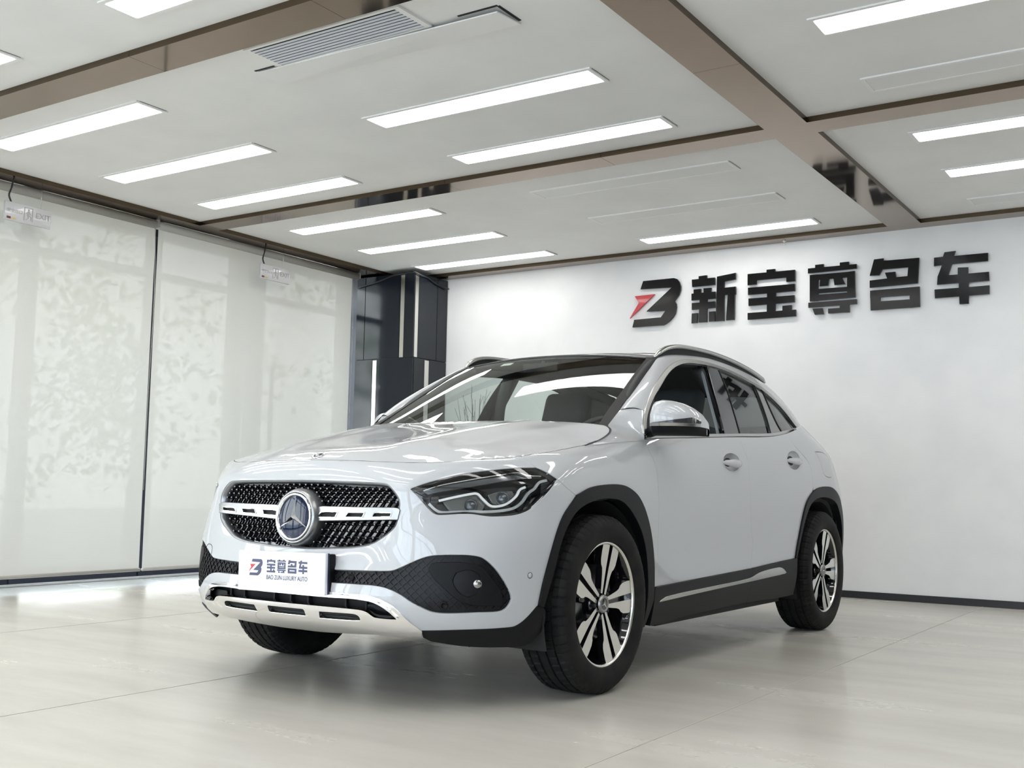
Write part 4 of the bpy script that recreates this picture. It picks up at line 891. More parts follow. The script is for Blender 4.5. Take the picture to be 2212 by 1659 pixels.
# ------------------------------------------------------------------ lower front: insert, intake, chrome skid plate, valance
ins=panel('bumper_insert',dedupe(both(smooth_line(meL,2))),(),M_mesh,off=-.012,step=.035,gap=-.004,flange=.0)
mb=MB(); mloop=mesh_loop
fog_loop=smooth_line(O['fogpanel'],2,True)
pitch=.021
qq=np.arange(.20,.56,.008)
for sgn in (1,-1):
    for k in range(-34,35):
        L_=np.stack([k*pitch*1.55+sgn*(qq-.38),qq],1); ok=inside(L_,mloop)&~inside(np.abs(L_),fog_loop); seg=[]
        for q,g_ in zip(L_,ok):
            if g_: seg.append(q)
            if (not g_ or q is L_[-1]) and seg:
                if len(seg)>1: ribbon(mb,seg,.0042,.004,BODY,-.012)
                seg=[]
        if len(seg)>1: ribbon(mb,seg,.0042,.004,BODY,-.012)
tag(mb.build('diamond_ribs',M_mesh,ins),kind='stuff')
for sg in (1,-1):
    fl_=fog_loop if sg>0 else mir(fog_loop)
    fp=panel('fog_lamp_surround',fl_,[(smooth_line(O['fogring'],2,True) if sg>0 else mir(smooth_line(O['fogring'],2,True)))],M_plastic,off=-.006,step=.03,flange=.012)
    fr_=np.mean(O['fogring'],0); P=BODY.ev([sg*fr_[0]],[fr_[1]])[0]; N=Vector(BODY.nor([sg*fr_[0]],[fr_[1]])[0])
    rl_=smooth_line(O['fogring'],2,True); rl_=rl_ if sg>0 else mir(rl_)
    A=BODY.ev(rl_[:,0],rl_[:,1])+BODY.nor(rl_[:,0],rl_[:,1])*-.006; c=A.mean(0); d=Vector((N.x*.5,N.y,N.z)).normalized()
    G=[]
    for k,(sc,dp) in enumerate(((1.0,0),(.86,.02),(.74,.045),(.6,.055),(.0,.056))): G.append([tuple(c+(q-c)*sc-np.array(d)*dp) for q in list(A)+[A[0]]])
    MB().grid(G,0,True,flip=(sg<0)).build('fog_lamp_cup',M_plastic,fp)
    fs,ft=O['foglamp'][0]; Pf=BODY.ev([sg*fs],[ft])[0]-np.array(d)*.022
    Mf=Matrix.Translation(Pf)@Vector((sg*.45,-.9,0)).normalized().to_track_quat('Z','Y').to_matrix().to_4x4()
    mbx=MB(); mbx.lathe([(.0,.016),(.012,.014),(.019,.006),(.021,-.006),(.019,-.03),(0,-.03)],20,M=Mf); mbx.build('fog_lamp_lens',mat('fog_lens',(.35,.35,.35),.1,.9),fp)
    for k in (0,2):
        s2,t2=O['sensor2'][k]; P=BODY.ev([sg*s2],[t2])[0]; N=BODY.nor([sg*s2],[t2])[0]; Mx=Matrix.Translation(P-N*.006)@Vector(N).to_track_quat('Z','Y').to_matrix().to_4x4()
        MB().lathe([(0,-.002),(.010,-.002),(.010,.002),(.014,.002),(.015,-.006)],20,M=Mx).build('parking_sensor',M_plastic,ins)
# dark radiator behind the openings
rad=MB(); rad.box((0,-.70,.62),(1.1,.02,.46)); rad.box((0,-.74,.36),(1.2,.02,.14)); rad.build('radiator',M_dark,CAR)
# skid plate with the lower intake and three slots
inL=np.concatenate([[(0.,O['intake'][0][1]+.001)],O['intake'],[(0.,O['intake'][-1][1]-.0)]]); in_loop=dedupe(both(smooth_line(inL,2)))
cp=ctop[::-1]                                            # centre to outer end along the white skin
sb=O['skid_bottom']; skl=np.concatenate([cp[:-1],smooth_line(np.array([O['chrome_top'][0],(O['chrome_top'][0][0]-.012,O['skid_bottom'][0][1]-.002)]+[tuple(q) for q in O['skid_bottom'][1:4]]+[(0,O['skid_bottom'][3][1])]),2)])
so=smooth_line(O['slot_o'],2,True,sharp=60); sc_=O['slot_c']; ca=(sc_[1][0]-sc_[0][0])/2; tz0=sc_[2:,1].mean(); tz1=sc_[:2,1].mean()
slot_c=np.array([(-ca+.006,tz0),(ca-.006,tz0),(ca,tz0+.005),(ca,tz1-.005),(ca-.006,tz1),(-ca+.006,tz1),(-ca,tz1-.005),(-ca,tz0+.005)])
skid=panel('skid_plate',dedupe(both(skl)),[in_loop,so,mir(so),slot_c],M_chrome,off=.006,step=.026,gap=.001,flange=.02)
for L,nm in ((so,'slot_insert'),(mir(so),'slot_insert'),(slot_c,'slot_insert')): panel(nm,L,(),M_dark,parent=skid,off=-.016,step=.05,gap=-.006,flange=0)
it=MB(); il=in_loop; ribbon(it,np.concatenate([il,il[:1]]),.007,.008,BODY,.004); it.build('intake_chrome_lip',M_chrome,skid)
ig=panel('lower_intake',in_loop,(),M_dark,off=-.05,step=.05,gap=-.02,flange=0)
for x in (-.36,-.27,-.09,.0,.09,.27,.36):
    MB().box((x,-.845+.10*abs(x)**2*2,.378),(.008,.03,.075)).build('intake_fin',M_dark,ig)
for sg in (1,-1):
    ep=np.array([(.38,.205),(.46,.205),(.50,.19),(.53,.172),(.535,.165),(.44,.165),(.41,.175),(.38,.185)]); ep=ep if sg>0 else mir(ep)
    panel('intake_end_cap',ep,(),M_mesh,parent=ig,off=-.03,step=.05,flange=0)
ctr=np.concatenate([O['bumper_bottom'][::-1],[O['arch_out_front'][-1]]])
for sg in (1,-1):
    vb=smooth_line(np.concatenate([O['valance_bottom']]),2); ub=smooth_line(O['bumper_bottom'],2)
    V_=np.concatenate([ub[::-1],[(ub[0][0]+.03,ub[0][1]-.004)],vb[::-1][1:],[(ub[-1][0]-.012,.088),(ub[-1][0]-.006,.10)]]); V_=V_[::-1]
    panel('bumper_valance',dedupe(V_ if sg>0 else mir(V_)),(),M_plastic,off=.004,step=.035,gap=.001,flange=.03)
# ------------------------------------------------------------------ radiator grille
GR=empty('grille',(0,0,0),parent=CAR)
panel('grille_back',gr_loop,(),M_gloss,parent=GR,off=-.040,step=.06,gap=-.012,flange=0)
fr_l=np.concatenate([gr_loop,gr_loop[:1]]); fm=MB()
A=BODY.ev(fr_l[:,0],fr_l[:,1]); N=BODY.nor(fr_l[:,0],fr_l[:,1]); c=np.array([0,0,A[:,2].mean()])
inn=inset(gr_loop,.009); inn=np.concatenate([inn,inn[:1]]); A2=BODY.ev(inn[:,0],inn[:,1])
fm.grid([[tuple(q) for q in A+N*-.004],[tuple(q) for q in A2+N*-.006],[tuple(q) for q in A2+N*-.04]],0,True); fm.build('grille_frame',mat('grille_frame_grey',(.30,.31,.33),.3,.8),GR)
bar=smooth_line(O['bar'],1,True); slots=[smooth_line(O['bar_s%d'%k],2,True) for k in (1,2,3)]
pm=MB(); lat=MB(); inner=inset(gr_loop,.014)
zrow=np.arange(.45,.75,.0212); BX=[(.0,.108)]
cgr=O['grille'][:,1]; tlo,thi=cgr.min(),cgr.max(); bt0,bt1=O['bar'][:,1].min()-.004,O['bar'][:,1].max()+.004
for r,t in enumerate(np.arange(tlo+.012,thi-.004,.0225)):
    if bt0<t<bt1: continue
    ks=(np.arange(-16,17)+.5*(r%2))*.033; okk=inside(np.stack([ks,np.full(len(ks),t)],1),inner)
    for s in ks[okk]:
        P=BODY.ev([s],[t])[0]; N=BODY.nor([s],[t])[0]
        if (P[0]**2+(P[2]-.685)**2)<.118**2: continue
        Mx=Matrix.Translation(P-N*.038)@Vector((N[0]*.3,-1,.0)).normalized().to_track_quat('Z','Y').to_matrix().to_4x4()
        pm.lathe([(.0065,0),(.0042,.020)],6,1,Mx,smooth=False); pm.lathe([(.0042,.020),(.0040,.0225),(.0022,.0240),(0,.0242)],8,0,Mx)
    L_=np.stack([np.arange(-.52,.521,.01),np.full(105,t)],1)[:105]; sg_=L_[inside(L_,inner)]
    if len(sg_)>2: ribbon(lat,sg_,.0022,.012,BODY,-.038)
tag(pm.build('grille_pins',[mat('pin_tip_silver',(.30,.30,.32),.3,1.0),M_gloss],GR),kind='stuff')
for k in range(-34,35):
    tt=np.arange(tlo,thi,.008); L_=np.stack([k*.033+(tt-.6)*.033/.045,tt],1); sg_=L_[inside(L_,inner)]
    if len(sg_)>2: ribbon(lat,sg_,.0020,.010,BODY,-.038)
tag(lat.build('grille_lattice',M_dark,GR),kind='stuff')
for sg in (1,-1):
    B=bar if sg>0 else mir(bar); H=slots if sg>0 else [mir(q) for q in slots]
    if area(B)<0: B=B[::-1]
    H=[q if area(q)>0 else q[::-1] for q in H]
    gb=panel('grille_bar',B,H,M_satin2,parent=GR,off=.005,step=.03,flange=.03)
    for q in H: panel('bar_slot',q,(),M_dark,parent=gb,off=-.006,step=.05,gap=-.002,flange=0)
    lp=MB()
    for q in H: ribbon(lp,np.concatenate([q,q[:1]]),.0035,.002,BODY,.005)
    lp.build('bar_slot_lip',M_chrome,gb)
EM=Matrix.Translation((0,-.833,.685))@Vector((0,-1,.06)).normalized().to_track_quat('Z','Y').to_matrix().to_4x4()
em=MB(); em.lathe([(.112,-.04),(.112,.004),(.104,.020),(.098,.026),(.0945,.024)],72,M=EM); emb=em.build('emblem_bezel',M_satin2,GR)
MB().lathe([(.0945,.024),(.092,.016),(.091,.016)],72,M=EM).build('bezel_gap',M_gloss,emb)
MB().lathe([(.0925,.018),(.091,.028),(.087,.031),(.083,.028),(.081,.020)],72,M=EM).build('emblem_ring',M_chrome,emb)
MB().lathe([(0,.027),(.03,.0265),(.06,.0245),(.082,.020)],60,M=EM).build('emblem_disc',M_blueg,emb)
mb=MB(); star3(mb,.083,.016,EM@Matrix.Translation((0,0,.0235)),w=.155); mb.build('emblem_star',M_chrome,emb)
# ------------------------------------------------------------------ headlamps
for sg in (1,-1):
    fx=(lambda L:np.asarray(L)) if sg>0 else (lambda L:mir(L))
    H=empty('headlamp',(0,0,0),parent=CAR); hl=fx(hl_loop if area(hl_loop)>0 else hl_loop[::-1])
    if area(hl)<0: hl=hl[::-1]
    panel('lens',hl,(),LENS,parent=H,off=-.003,step=.03,gap=.0016,flange=0)
    panel('housing',hl,(),M_gloss,parent=H,off=-.055,step=.04,gap=-.004,flange=0)
    rim=MB(); l2=np.concatenate([hl,hl[:1]]); A=BODY.ev(l2[:,0],l2[:,1]); N=BODY.nor(l2[:,0],l2[:,1]); i2=inset(hl,.009); i2=np.concatenate([i2,i2[:1]]); A2=BODY.ev(i2[:,0],i2[:,1]); N2=BODY.nor(i2[:,0],i2[:,1])
    rim.grid([[tuple(q) for q in A-N*.004],[tuple(q) for q in A2-N2*.006],[tuple(q) for q in A2-N2*.058]],0,True,flip=False); rim.build('seal',M_gloss,H)
    def tubeline(key,w,off,m,nm,n=3,hh=.006):
        q=fx(smooth_line(O[key],n)); mbq=MB(); ribbon(mbq,q,w,hh,BODY,off); return mbq.build(nm,m,H)
    up=np.concatenate([smooth_line(O['hl_upper'],2),smooth_line(O['hl_upper2'],2)[::-1]]); up=fx(up); up=up if area(up)>0 else up[::-1]
    panel('upper_reflector',dedupe(up),(),mat('lamp_grey_reflector',(.16,.165,.175),.16,.9),parent=H,off=-.012,step=.05,flange=.008)
    tubeline('hl_upper',.0030,-.009,M_chrome,'reflector_edge')
    tubeline('hl_drl1',.0085,-.020,mat('light_guide',(.85,.85,.84),.25),'light_guide',hh=.008)
    tubeline('hl_drl2',.0100,-.020,mat('light_guide_clear',(.62,.63,.64),.12,.5),'light_guide',hh=.008)
    for kb,kl in (('hl_box1','hl_lamp'),('hl_box2','hl_lamp2')):
        q=fx(smooth_line(O[kb],2,True)); q=q if area(q)>0 else q[::-1]
        panel('lamp_chamber',q,(),mat('lamp_chamber_grey',(.22,.23,.22),.2,.7),parent=H,off=-.034,step=.04,flange=.012)
        s2,t2=O[kl][0]; s2*=sg; P=BODY.ev([s2],[t2])[0]; N=BODY.nor([s2],[t2])[0]; Mx=Matrix.Translation(P-N*.032)@Vector((N[0]*.5,N[1],N[2])).normalized().to_track_quat('Z','Y').to_matrix().to_4x4()
        MB().lathe([(.026,-.006),(.028,.004),(.024,.008),(.021,.006)],28,M=Mx).build('lamp_ring',mat('lamp_ring_dark',(.10,.10,.11),.3,.9),H)
        MB().lathe([(.021,.004),(.017,.011),(.009,.015),(0,.016)],28,M=Mx).build('projector_lens',mat('projector_glass',(.05,.06,.07),.03,coat=1.0),H)
# ------------------------------------------------------------------ windscreen, roof, pillars
def curve(pts):
    P=np.asarray(pts,float); L=np.concatenate([[0],np.cumsum(np.linalg.norm(np.diff(P,axis=0),axis=1))]); L/=L[-1]; Mq=spl_second(L)
    return lambda t: spl_w(L,Mq,np.asarray(t,float))@P
ws_e=curve([(.708,.25,1.040),(.692,.36,1.108),(.669,.475,1.175),(.648,.62,1.258),(.628,.742,1.328),(.604,.89,1.412),(.583,1.025,1.483)])
ws_c=curve([(0,.10,1.030),(0,.28,1.140),(0,.50,1.268),(0,.72,1.388),(0,.88,1.468),(0,.985,1.517)])
def strip_surf(edge,ctr,p=2.2):
    def f(a,t):
        E=edge(np.clip(t,-.02,1.02)); C=ctr(np.clip(t,-.02,1.02)); q=np.abs(a)**p; return np.stack([a*E[:,0],C[:,1]+(E[:,1]-C[:,1])*q,C[:,2]+(E[:,2]-C[:,2])*q],1)
    return FuncSurf(f)
WS=strip_surf(ws_e,ws_c)
def rect(a0,a1,b0,b1): return np.array([(a0,b0),(a1,b0),(a1,b1),(a0,b1)])
panel('windscreen',rect(-.965,.965,.04,.985),(),WS_GLASS,surf=WS,step=.05,flange=0)
# black surround of the windscreen
mb=MB()
for a0,a1 in ((-1.03,-.962),(.962,1.03)):
    mb.grid([[tuple(WS.ev([a],[t])[0]+WS.nor([a],[t])[0]*.002) for t in np.linspace(.0,1.0,26)] for a in np.linspace(a0,a1,4)],0,True)
mb.grid([[tuple(WS.ev([a],[t])[0]+WS.nor([a],[t])[0]*.002) for t in (.975,.99,1.0)] for a in np.linspace(-1.03,1.03,30)],0,True)
mb.build('windscreen_seal',M_plastic,CAR)
rf_e=curve([(.588,1.02,1.482),(.597,1.10,1.503),(.603,1.25,1.524),(.607,1.5,1.540),(.605,1.8,1.541),(.597,2.1,1.531),(.583,2.4,1.511),(.565,2.7,1.480),(.54,2.95,1.445)])
rf_c=curve([(0,.985,1.520),(0,1.10,1.541),(0,1.3,1.560),(0,1.6,1.575),(0,1.9,1.577),(0,2.2,1.568),(0,2.5,1.548),(0,2.8,1.518),(0,3.06,1.483)])
RF=strip_surf(rf_e,rf_c)
panel('roof',rect(-.985,.985,.0,1.),(),ROOF_GLASS,surf=RF,step=.07,flange=.02)
seal_l=[(.726,.30,1.08),(.712,.362,1.112),(.700,.43,1.146),(.688,.494,1.178),(.667,.622,1.250),(.646,.756,1.325),(.623,.896,1.405),(.605,1.012,1.469)]
roof_l=[(.602,1.10,1.500),(.607,1.25,1.523),(.611,1.5,1.539),(.609,1.8,1.540),(.601,2.1,1.530),(.587,2.4,1.510),(.572,2.62,1.485),(.585,2.74,1.445),(.605,2.86,1.385),(.635,2.97,1.30),(.655,3.03,1.23)]
co=O['chr_out']; CO=GLASS.ev(co[:,0],co[:,1]); NO=GLASS.nor(co[:,0],co[:,1]); CO=CO+NO*.006
inner=smooth_line(np.array(seal_l[3:]+roof_l),3); outer=smooth_line(CO[2:],3)
def by_len(P,n):
    L=np.concatenate([[0],np.cumsum(np.linalg.norm(np.diff(P,axis=0),axis=1))]); t=np.linspace(0,L[-1],n); return np.stack([np.interp(t,L,P[:,k]) for k in range(3)],1)
def frame_patch(name,inn,out,n,bulge,sg,m=None,lift=None):
    A=by_len(inn,n); B=by_len(out,n); G=[]
    tg=np.gradient((A+B)/2,axis=0); tg/=np.linalg.norm(tg,axis=1,keepdims=True); ac=B-A; nr=np.cross(tg,ac); nr/=np.linalg.norm(nr,axis=1,keepdims=True)
    nr*=np.sign(np.sum(nr*np.array([1,-.2,.7]),1))[:,None]
    for k,q in enumerate(np.linspace(-.04,1.0,13)):
        qq=max(q,0); prof=4*qq*(1-qq)
        row=A+(B-A)*qq+nr*(bulge*prof)[:,None] if hasattr(bulge,'__len__') else A+(B-A)*qq+nr*bulge*prof
        if q<0: row=A-nr*.02
        G.append(row*[sg,1,1])
    G.append((B-nr*.02)*[sg,1,1])
    mb=MB(); mb.grid([[tuple(p) for p in r] for r in G],0,True,flip=(sg<0)); return mb.build(name,m or M_paint,CAR,auto=50)
# arc-length mapping of the two edges kept in step at the header
for sg in (1,-1):
    k1=int(np.argmin(np.abs(inner[:,1]-1.06))); k2=int(np.argmin(np.abs(outer[:,1]-1.10)+(outer[:,2]<1.3)))
    k3=int(np.argmin(np.linalg.norm(inner-np.array([.572,2.62,1.485]),axis=1))); k4=int(np.argmin(np.linalg.norm(outer-np.array([.668,2.30,1.437]),axis=1)))
    I=np.concatenate([by_len(inner[:k1+1],26),by_len(inner[k1:k3+1],34)[1:],by_len(inner[k3:],18)[1:]]); Q=np.concatenate([by_len(outer[:k2+1],26),by_len(outer[k2:k4+1],34)[1:],by_len(outer[k4:],18)[1:]])
    A=I; B=Q; G=[]
    tg=np.gradient((A+B)/2,axis=0); tg/=np.linalg.norm(tg,axis=1,keepdims=True); ac=B-A; nr=np.cross(tg,ac); nr/=np.linalg.norm(nr,axis=1,keepdims=True); nr*=np.sign(nr@np.array([1,-.2,.7]))[:,None]
    wdt=np.linalg.norm(ac,axis=1)
    for q in np.linspace(0,1,14): G.append((A+ac*q+nr*(np.minimum(.016,wdt*.16)*4*q*(1-q))[:,None])*[sg,1,1])
    G=[(A-nr*.02)*[sg,1,1]]+G+[(B-nr*.025)*[sg,1,1]]
    mb=MB(); mb.grid([[tuple(p) for p in r] for r in G],0,True,flip=(sg<0)); mb.build('side_frame',M_paint,CAR,auto=40)
    # fender shoulder between bonnet corner, windscreen and door
    nS=44; ss=np.linspace(s_h-.02,doorF[0][0],30)
    lo=WRAP.ev(ss,np.full(30,T_H-.012)); tanv=WRAP.dv(ss,np.full(30,T_H-.012)); tanv/=np.linalg.norm(tanv,axis=1,keepdims=True); nb_=WRAP.nor(ss,np.full(30,T_H-.012)); lo=lo+nb_*.0008
    lo2=np.concatenate([lo,CO[1:3]]); tv2=np.concatenate([tanv,[tanv[-1]*.9+np.array([-.1,0,0]),(-.62,-.2,.7)]])
    hi=np.concatenate([smooth_line(np.array([tuple(edge[-1])]+[tuple(r) for r in rear[:4]]),2)[:-1]+np.array([.003,.001,-.001]),np.array([(.745,.288,1.092),(.728,.315,1.098)]),smooth_line(np.array(seal_l[1:4]),2)])
    A=by_len(hi,nS); Lb=np.concatenate([[0],np.cumsum(np.linalg.norm(np.diff(lo2,axis=0),axis=1))]); tb_=np.linspace(0,Lb[-1],nS); B=by_len(lo2,nS); TV=np.stack([np.interp(tb_,Lb,tv2[:,k]) for k in range(3)],1)
    w_=np.linalg.norm(A-B,axis=1)[:,None]; mB=TV*w_*1.05; mA=2*(A-B)-mB; mA=mA*.5+(A-B)*.5; G=[]
    for q in np.linspace(1,0,14): G.append(((2*q**3-3*q*q+1)*B+(q**3-2*q*q+q)*mB+(-2*q**3+3*q*q)*A+(q**3-q*q)*mA)*[sg,1,1])
    G=[(A+np.array([-.004,0,-.014]))*[sg,1,1]]+G
    mb=MB(); mb.grid([[tuple(p) for p in r] for r in G],0,True,flip=(sg<0)); mb.build('fender_shoulder',M_paint,CAR,auto=60)
    # seam between shoulder and pillar
    mb=MB(); sa,sb_=inner[0],outer[0]; mid=(sa+sb_)/2+np.array([.62,-.1,.78])*.013; mb.tube([tuple(q*np.array([sg,1,1])) for q in smooth_line(np.array([sa,mid,sb_]),2)],.0016,6); mb.build('pillar_seam',M_plastic,CAR)
    S=Side(sg); fz=(sg<0)
    # window trim
    ci=smooth_line(O['chr_in'],2); cc=smooth_line(O['chr_out'],2); bh=smooth_line(O['belt_hi'],2); bw=smooth_line(O['belt_lo'],2)
    tr=dedupe(np.concatenate([cc,ci[::-1]])); tr=tr if area(tr)>0 else tr[::-1]
    panel('window_trim',tr,(),M_satin,surf=S,off=.013,step=.05,flange=.008,bstep=.03,flip=fz)
    tr=dedupe(np.concatenate([bh,bw[::-1]])); tr=tr if area(tr)>0 else tr[::-1]
    panel('belt_trim',tr,(),M_satin,surf=S,off=.014,step=.05,flange=.02,bstep=.03,flip=fz)
    # glass and pillar trims cut between window edges
    def seg(a,b): return np.concatenate([a,b[::-1]])
    wfr=smooth_line(O['win_f_rear'],2); wrf=smooth_line(O['win_r_front'],2); wrr=smooth_line(O['win_r_rear'],2); wqf=smooth_line(O['win_q_front'],2)
    def top_between(y0,y1): q=ci[(ci[:,0]>y0)&(ci[:,0]<y1)&(ci[:,1]>1.22)]; return q
    def bot_between(y0,y1): q=bh[(bh[:,0]>y0)&(bh[:,0]<y1)]; return q
    bp=np.concatenate([wfr[::-1],top_between(wfr[0][0],wrf[0][0]),wrf,bot_between(wfr[-1][0],wrf[-1][0])[::-1]])
    bp=dedupe(bp); bp=bp if area(bp)>0 else bp[::-1]
    panel('b_pillar_trim',bp,(),M_gloss,surf=S,off=.003,step=.06,flange=.01,flip=fz)
    rw=np.concatenate([wrf[::-1],top_between(wrf[0][0],wrr[0][0]),wrr,bot_between(wrf[-1][0],wrr[-1][0])[::-1]]); rw=dedupe(rw); rw=rw if area(rw)>0 else rw[::-1]
    panel('rear_door_glass',rw,(),SIDE_GLASS,surf=S,off=-.004,step=.08,flange=0,flip=fz)
    dv=np.concatenate([wrr[::-1],top_between(wrr[0][0],wqf[0][0]),wqf,bot_between(wrr[-1][0],wqf[-1][0])[::-1]]); dv=dedupe(dv); dv=dv if area(dv)>0 else dv[::-1]
    panel('window_divider',dv,(),mat('divider_grey',(.05,.055,.055),.12,coat=.5),surf=S,off=.002,step=.06,flange=.01,flip=fz)
    for q in (wrr,wqf,wrf):
        mb=MB(); ribbon(mb,q,.009,.003,S,.003); mb.build('window_seal',M_plastic,CAR)
    qg=np.concatenate([wqf[::-1],top_between(wqf[0][0],9),bot_between(wqf[-1][0],9)[::-1]]); qg=dedupe(qg); qg=qg if area(qg)>0 else qg[::-1]
    panel('quarter_glass',qg,(),DARK_GLASS,surf=S,off=-.002,step=.08,flange=0,flip=fz)
    # front window: driver side open, passenger side glazed
    y_t=O['tri_rear'];
    tri_=[(float(ci[1][0]),1.066),(.80,1.072),(float(y_t[-1][0])+.02,float(y_t[-1][1])),(float(y_t[0][0]),float(y_t[0][1]))]+[tuple(q) for q in ci[(ci[:,1]<y_t[0][1])][::-1] if q[1]>1.08 and q[0]<1.0]
    tri_=dedupe(np.array(tri_)); tri_=tri_ if area(tri_)>0 else tri_[::-1]
    panel('mirror_triangle',tri_,(),M_plastic,surf=S,off=.002,step=.06,flange=.01,flip=fz)
    if sg<0:
        fw=np.concatenate([top_between(.5,wfr[0][0]),wfr,bot_between(.5,wfr[-1][0])[::-1],ci[(ci[:,1]<=1.22)&(ci[:,0]<1.)][:]]); fw=dedupe(fw); fw=fw if area(fw)>0 else fw[::-1]
        panel('front_door_glass',fw,(),SIDE_GLASS,surf=S,off=-.004,step=.08,flange=0,flip=fz)
    else:
        # frame seen inside the open window
        mb=MB(); q=wfr; ribbon(mb,q-[.025,0],.016,.01,S,-.03); mb.build('window_channel',mat('channel_grey',(.20,.23,.25),.35),CAR)
    # roof rail
    rp=[(.592,1.035,1.486),(.600,1.085,1.520),(.606,1.16,1.548),(.611,1.27,1.567),(.614,1.45,1.577),(.614,1.7,1.579),(.608,2.0,1.568),(.596,2.3,1.545),(.582,2.52,1.518),(.575,2.60,1.500)]
    L=smooth_line(np.array(rp),3); R=[.0165*min(1,.35+3.5*min(k,len(L)-1-k)/len(L)*2) for k in range(len(L))]
    MB().tube([tuple(q*np.array([sg,1,1])) for q in L],R,14,flat=.78).build('roof_rail',M_satin,CAR)
    mb=MB(); rk=by_len(np.array([(.603,1.10,1.500),(.608,1.25,1.522),(.612,1.5,1.538),(.610,1.8,1.539),(.602,2.1,1.529),(.588,2.4,1.509),(.575,2.60,1.487)]),30)
    topc=by_len(L[4:-3],30); mb.grid([[tuple(q*np.array([sg,1,1])) for q in rk-np.array([.004,0,.004])],[tuple(q*np.array([sg,1,1])) for q in topc-np.array([.004,0,.008])]],0,True); mb.build('roof_rail_web',M_plastic,CAR)
# tailgate glass, spoiler and rear lamps
RG=FuncSurf(lambda a,b: np.stack([a*(.62+(.50-.62)*b),3.06+.14*(1-b)*(1-.25*a*a)-.10*b-.06*a*a,1.20+.27*b-.012*a*a],1))
panel('tailgate_glass',rect(-.98,.98,0,1),(),glass_mat('privacy_glass',(.10,.11,.11),1.2),surf=RG,step=.08,flange=0,flip=True)
tb=[(s,t) for s,t in ((WRAP.ku[4+16]-.02,.24),(S_END,.24),(S_END,.92),(WRAP.ku[4+16]-.02,.92))]
for sg in (1,-1):
    L=np.array(tb); panel('tailgate',L if sg>0 else mir(L),(),M_paint,gap=.001,step=.06)
    tl=np.array([(WRAP.ku[4+15]+.12,.66),(S_END-.25,.64),(S_END-.25,.73),(WRAP.ku[4+16]-.1,.77),(WRAP.ku[4+15]+.10,.74)]); panel('tail_lamp',tl if sg>0 else mir(tl),(),mat('tail_red',(.25,.01,.012),.15,coat=1.0),off=.004,step=.05,flange=.01)
mb=MB(); mb.grid([[tuple(RF.ev([a],[t])[0]+np.array([0,(.10 if t>.99 else 0),(-.0 if t<.99 else -.012)])) for t in (.95,.98,1.0,1.0)] for a in np.linspace(-.9,.9,20)],0,True); mb.build('roof_spoiler',M_paint,CAR,auto=40)
# underbody, wheel housings, inner shell behind the gaps
mb=MB(); mb.box((0,1.45,.235),(1.2,3.5,.04)); mb.box((0,1.36,.24),(1.66,1.55,.06)); mb.box((0,-.28,.32),(.9,.70,.10)); mb.build('underbody',M_dark,CAR)
sh=MB()
for sg in (1,-1):
    for s0,s1,t0,t1 in ((1.05,1.62,.60,.83),(1.95,3.75,.06,.84),(3.75,4.9,.62,.86),(4.55,4.9,.1,.7)):
        G=[[tuple((WRAP.ev([s],[t])[0]-WRAP.nor([s],[t])[0]*.022)*[sg,1,1]) for t in np.linspace(t0,t1,10)] for s in np.linspace(s0,s1,24)]
        sh.grid(G,0,True,flip=(sg<0))
sh.build('inner_shell',M_dark,CAR)
for y0 in (0,2.729):
    for sg in (1,-1):
        wh=MB()
        G=[[(sg*x,y0+.41*math.cos(a),.35+.42*math.sin(a)) for x in (.55,.865)] for a in np.linspace(-.35,math.pi+.35,30)]; wh.grid(G,0,True)
        wh.add([(sg*.55,y0-.45,.2),(sg*.55,y0+.45,.2),(sg*.55,y0+.45,.8),(sg*.55,y0-.45,.8)],[(0,1,2,3)])
        wh.build('wheel_housing',M_dark,CAR)

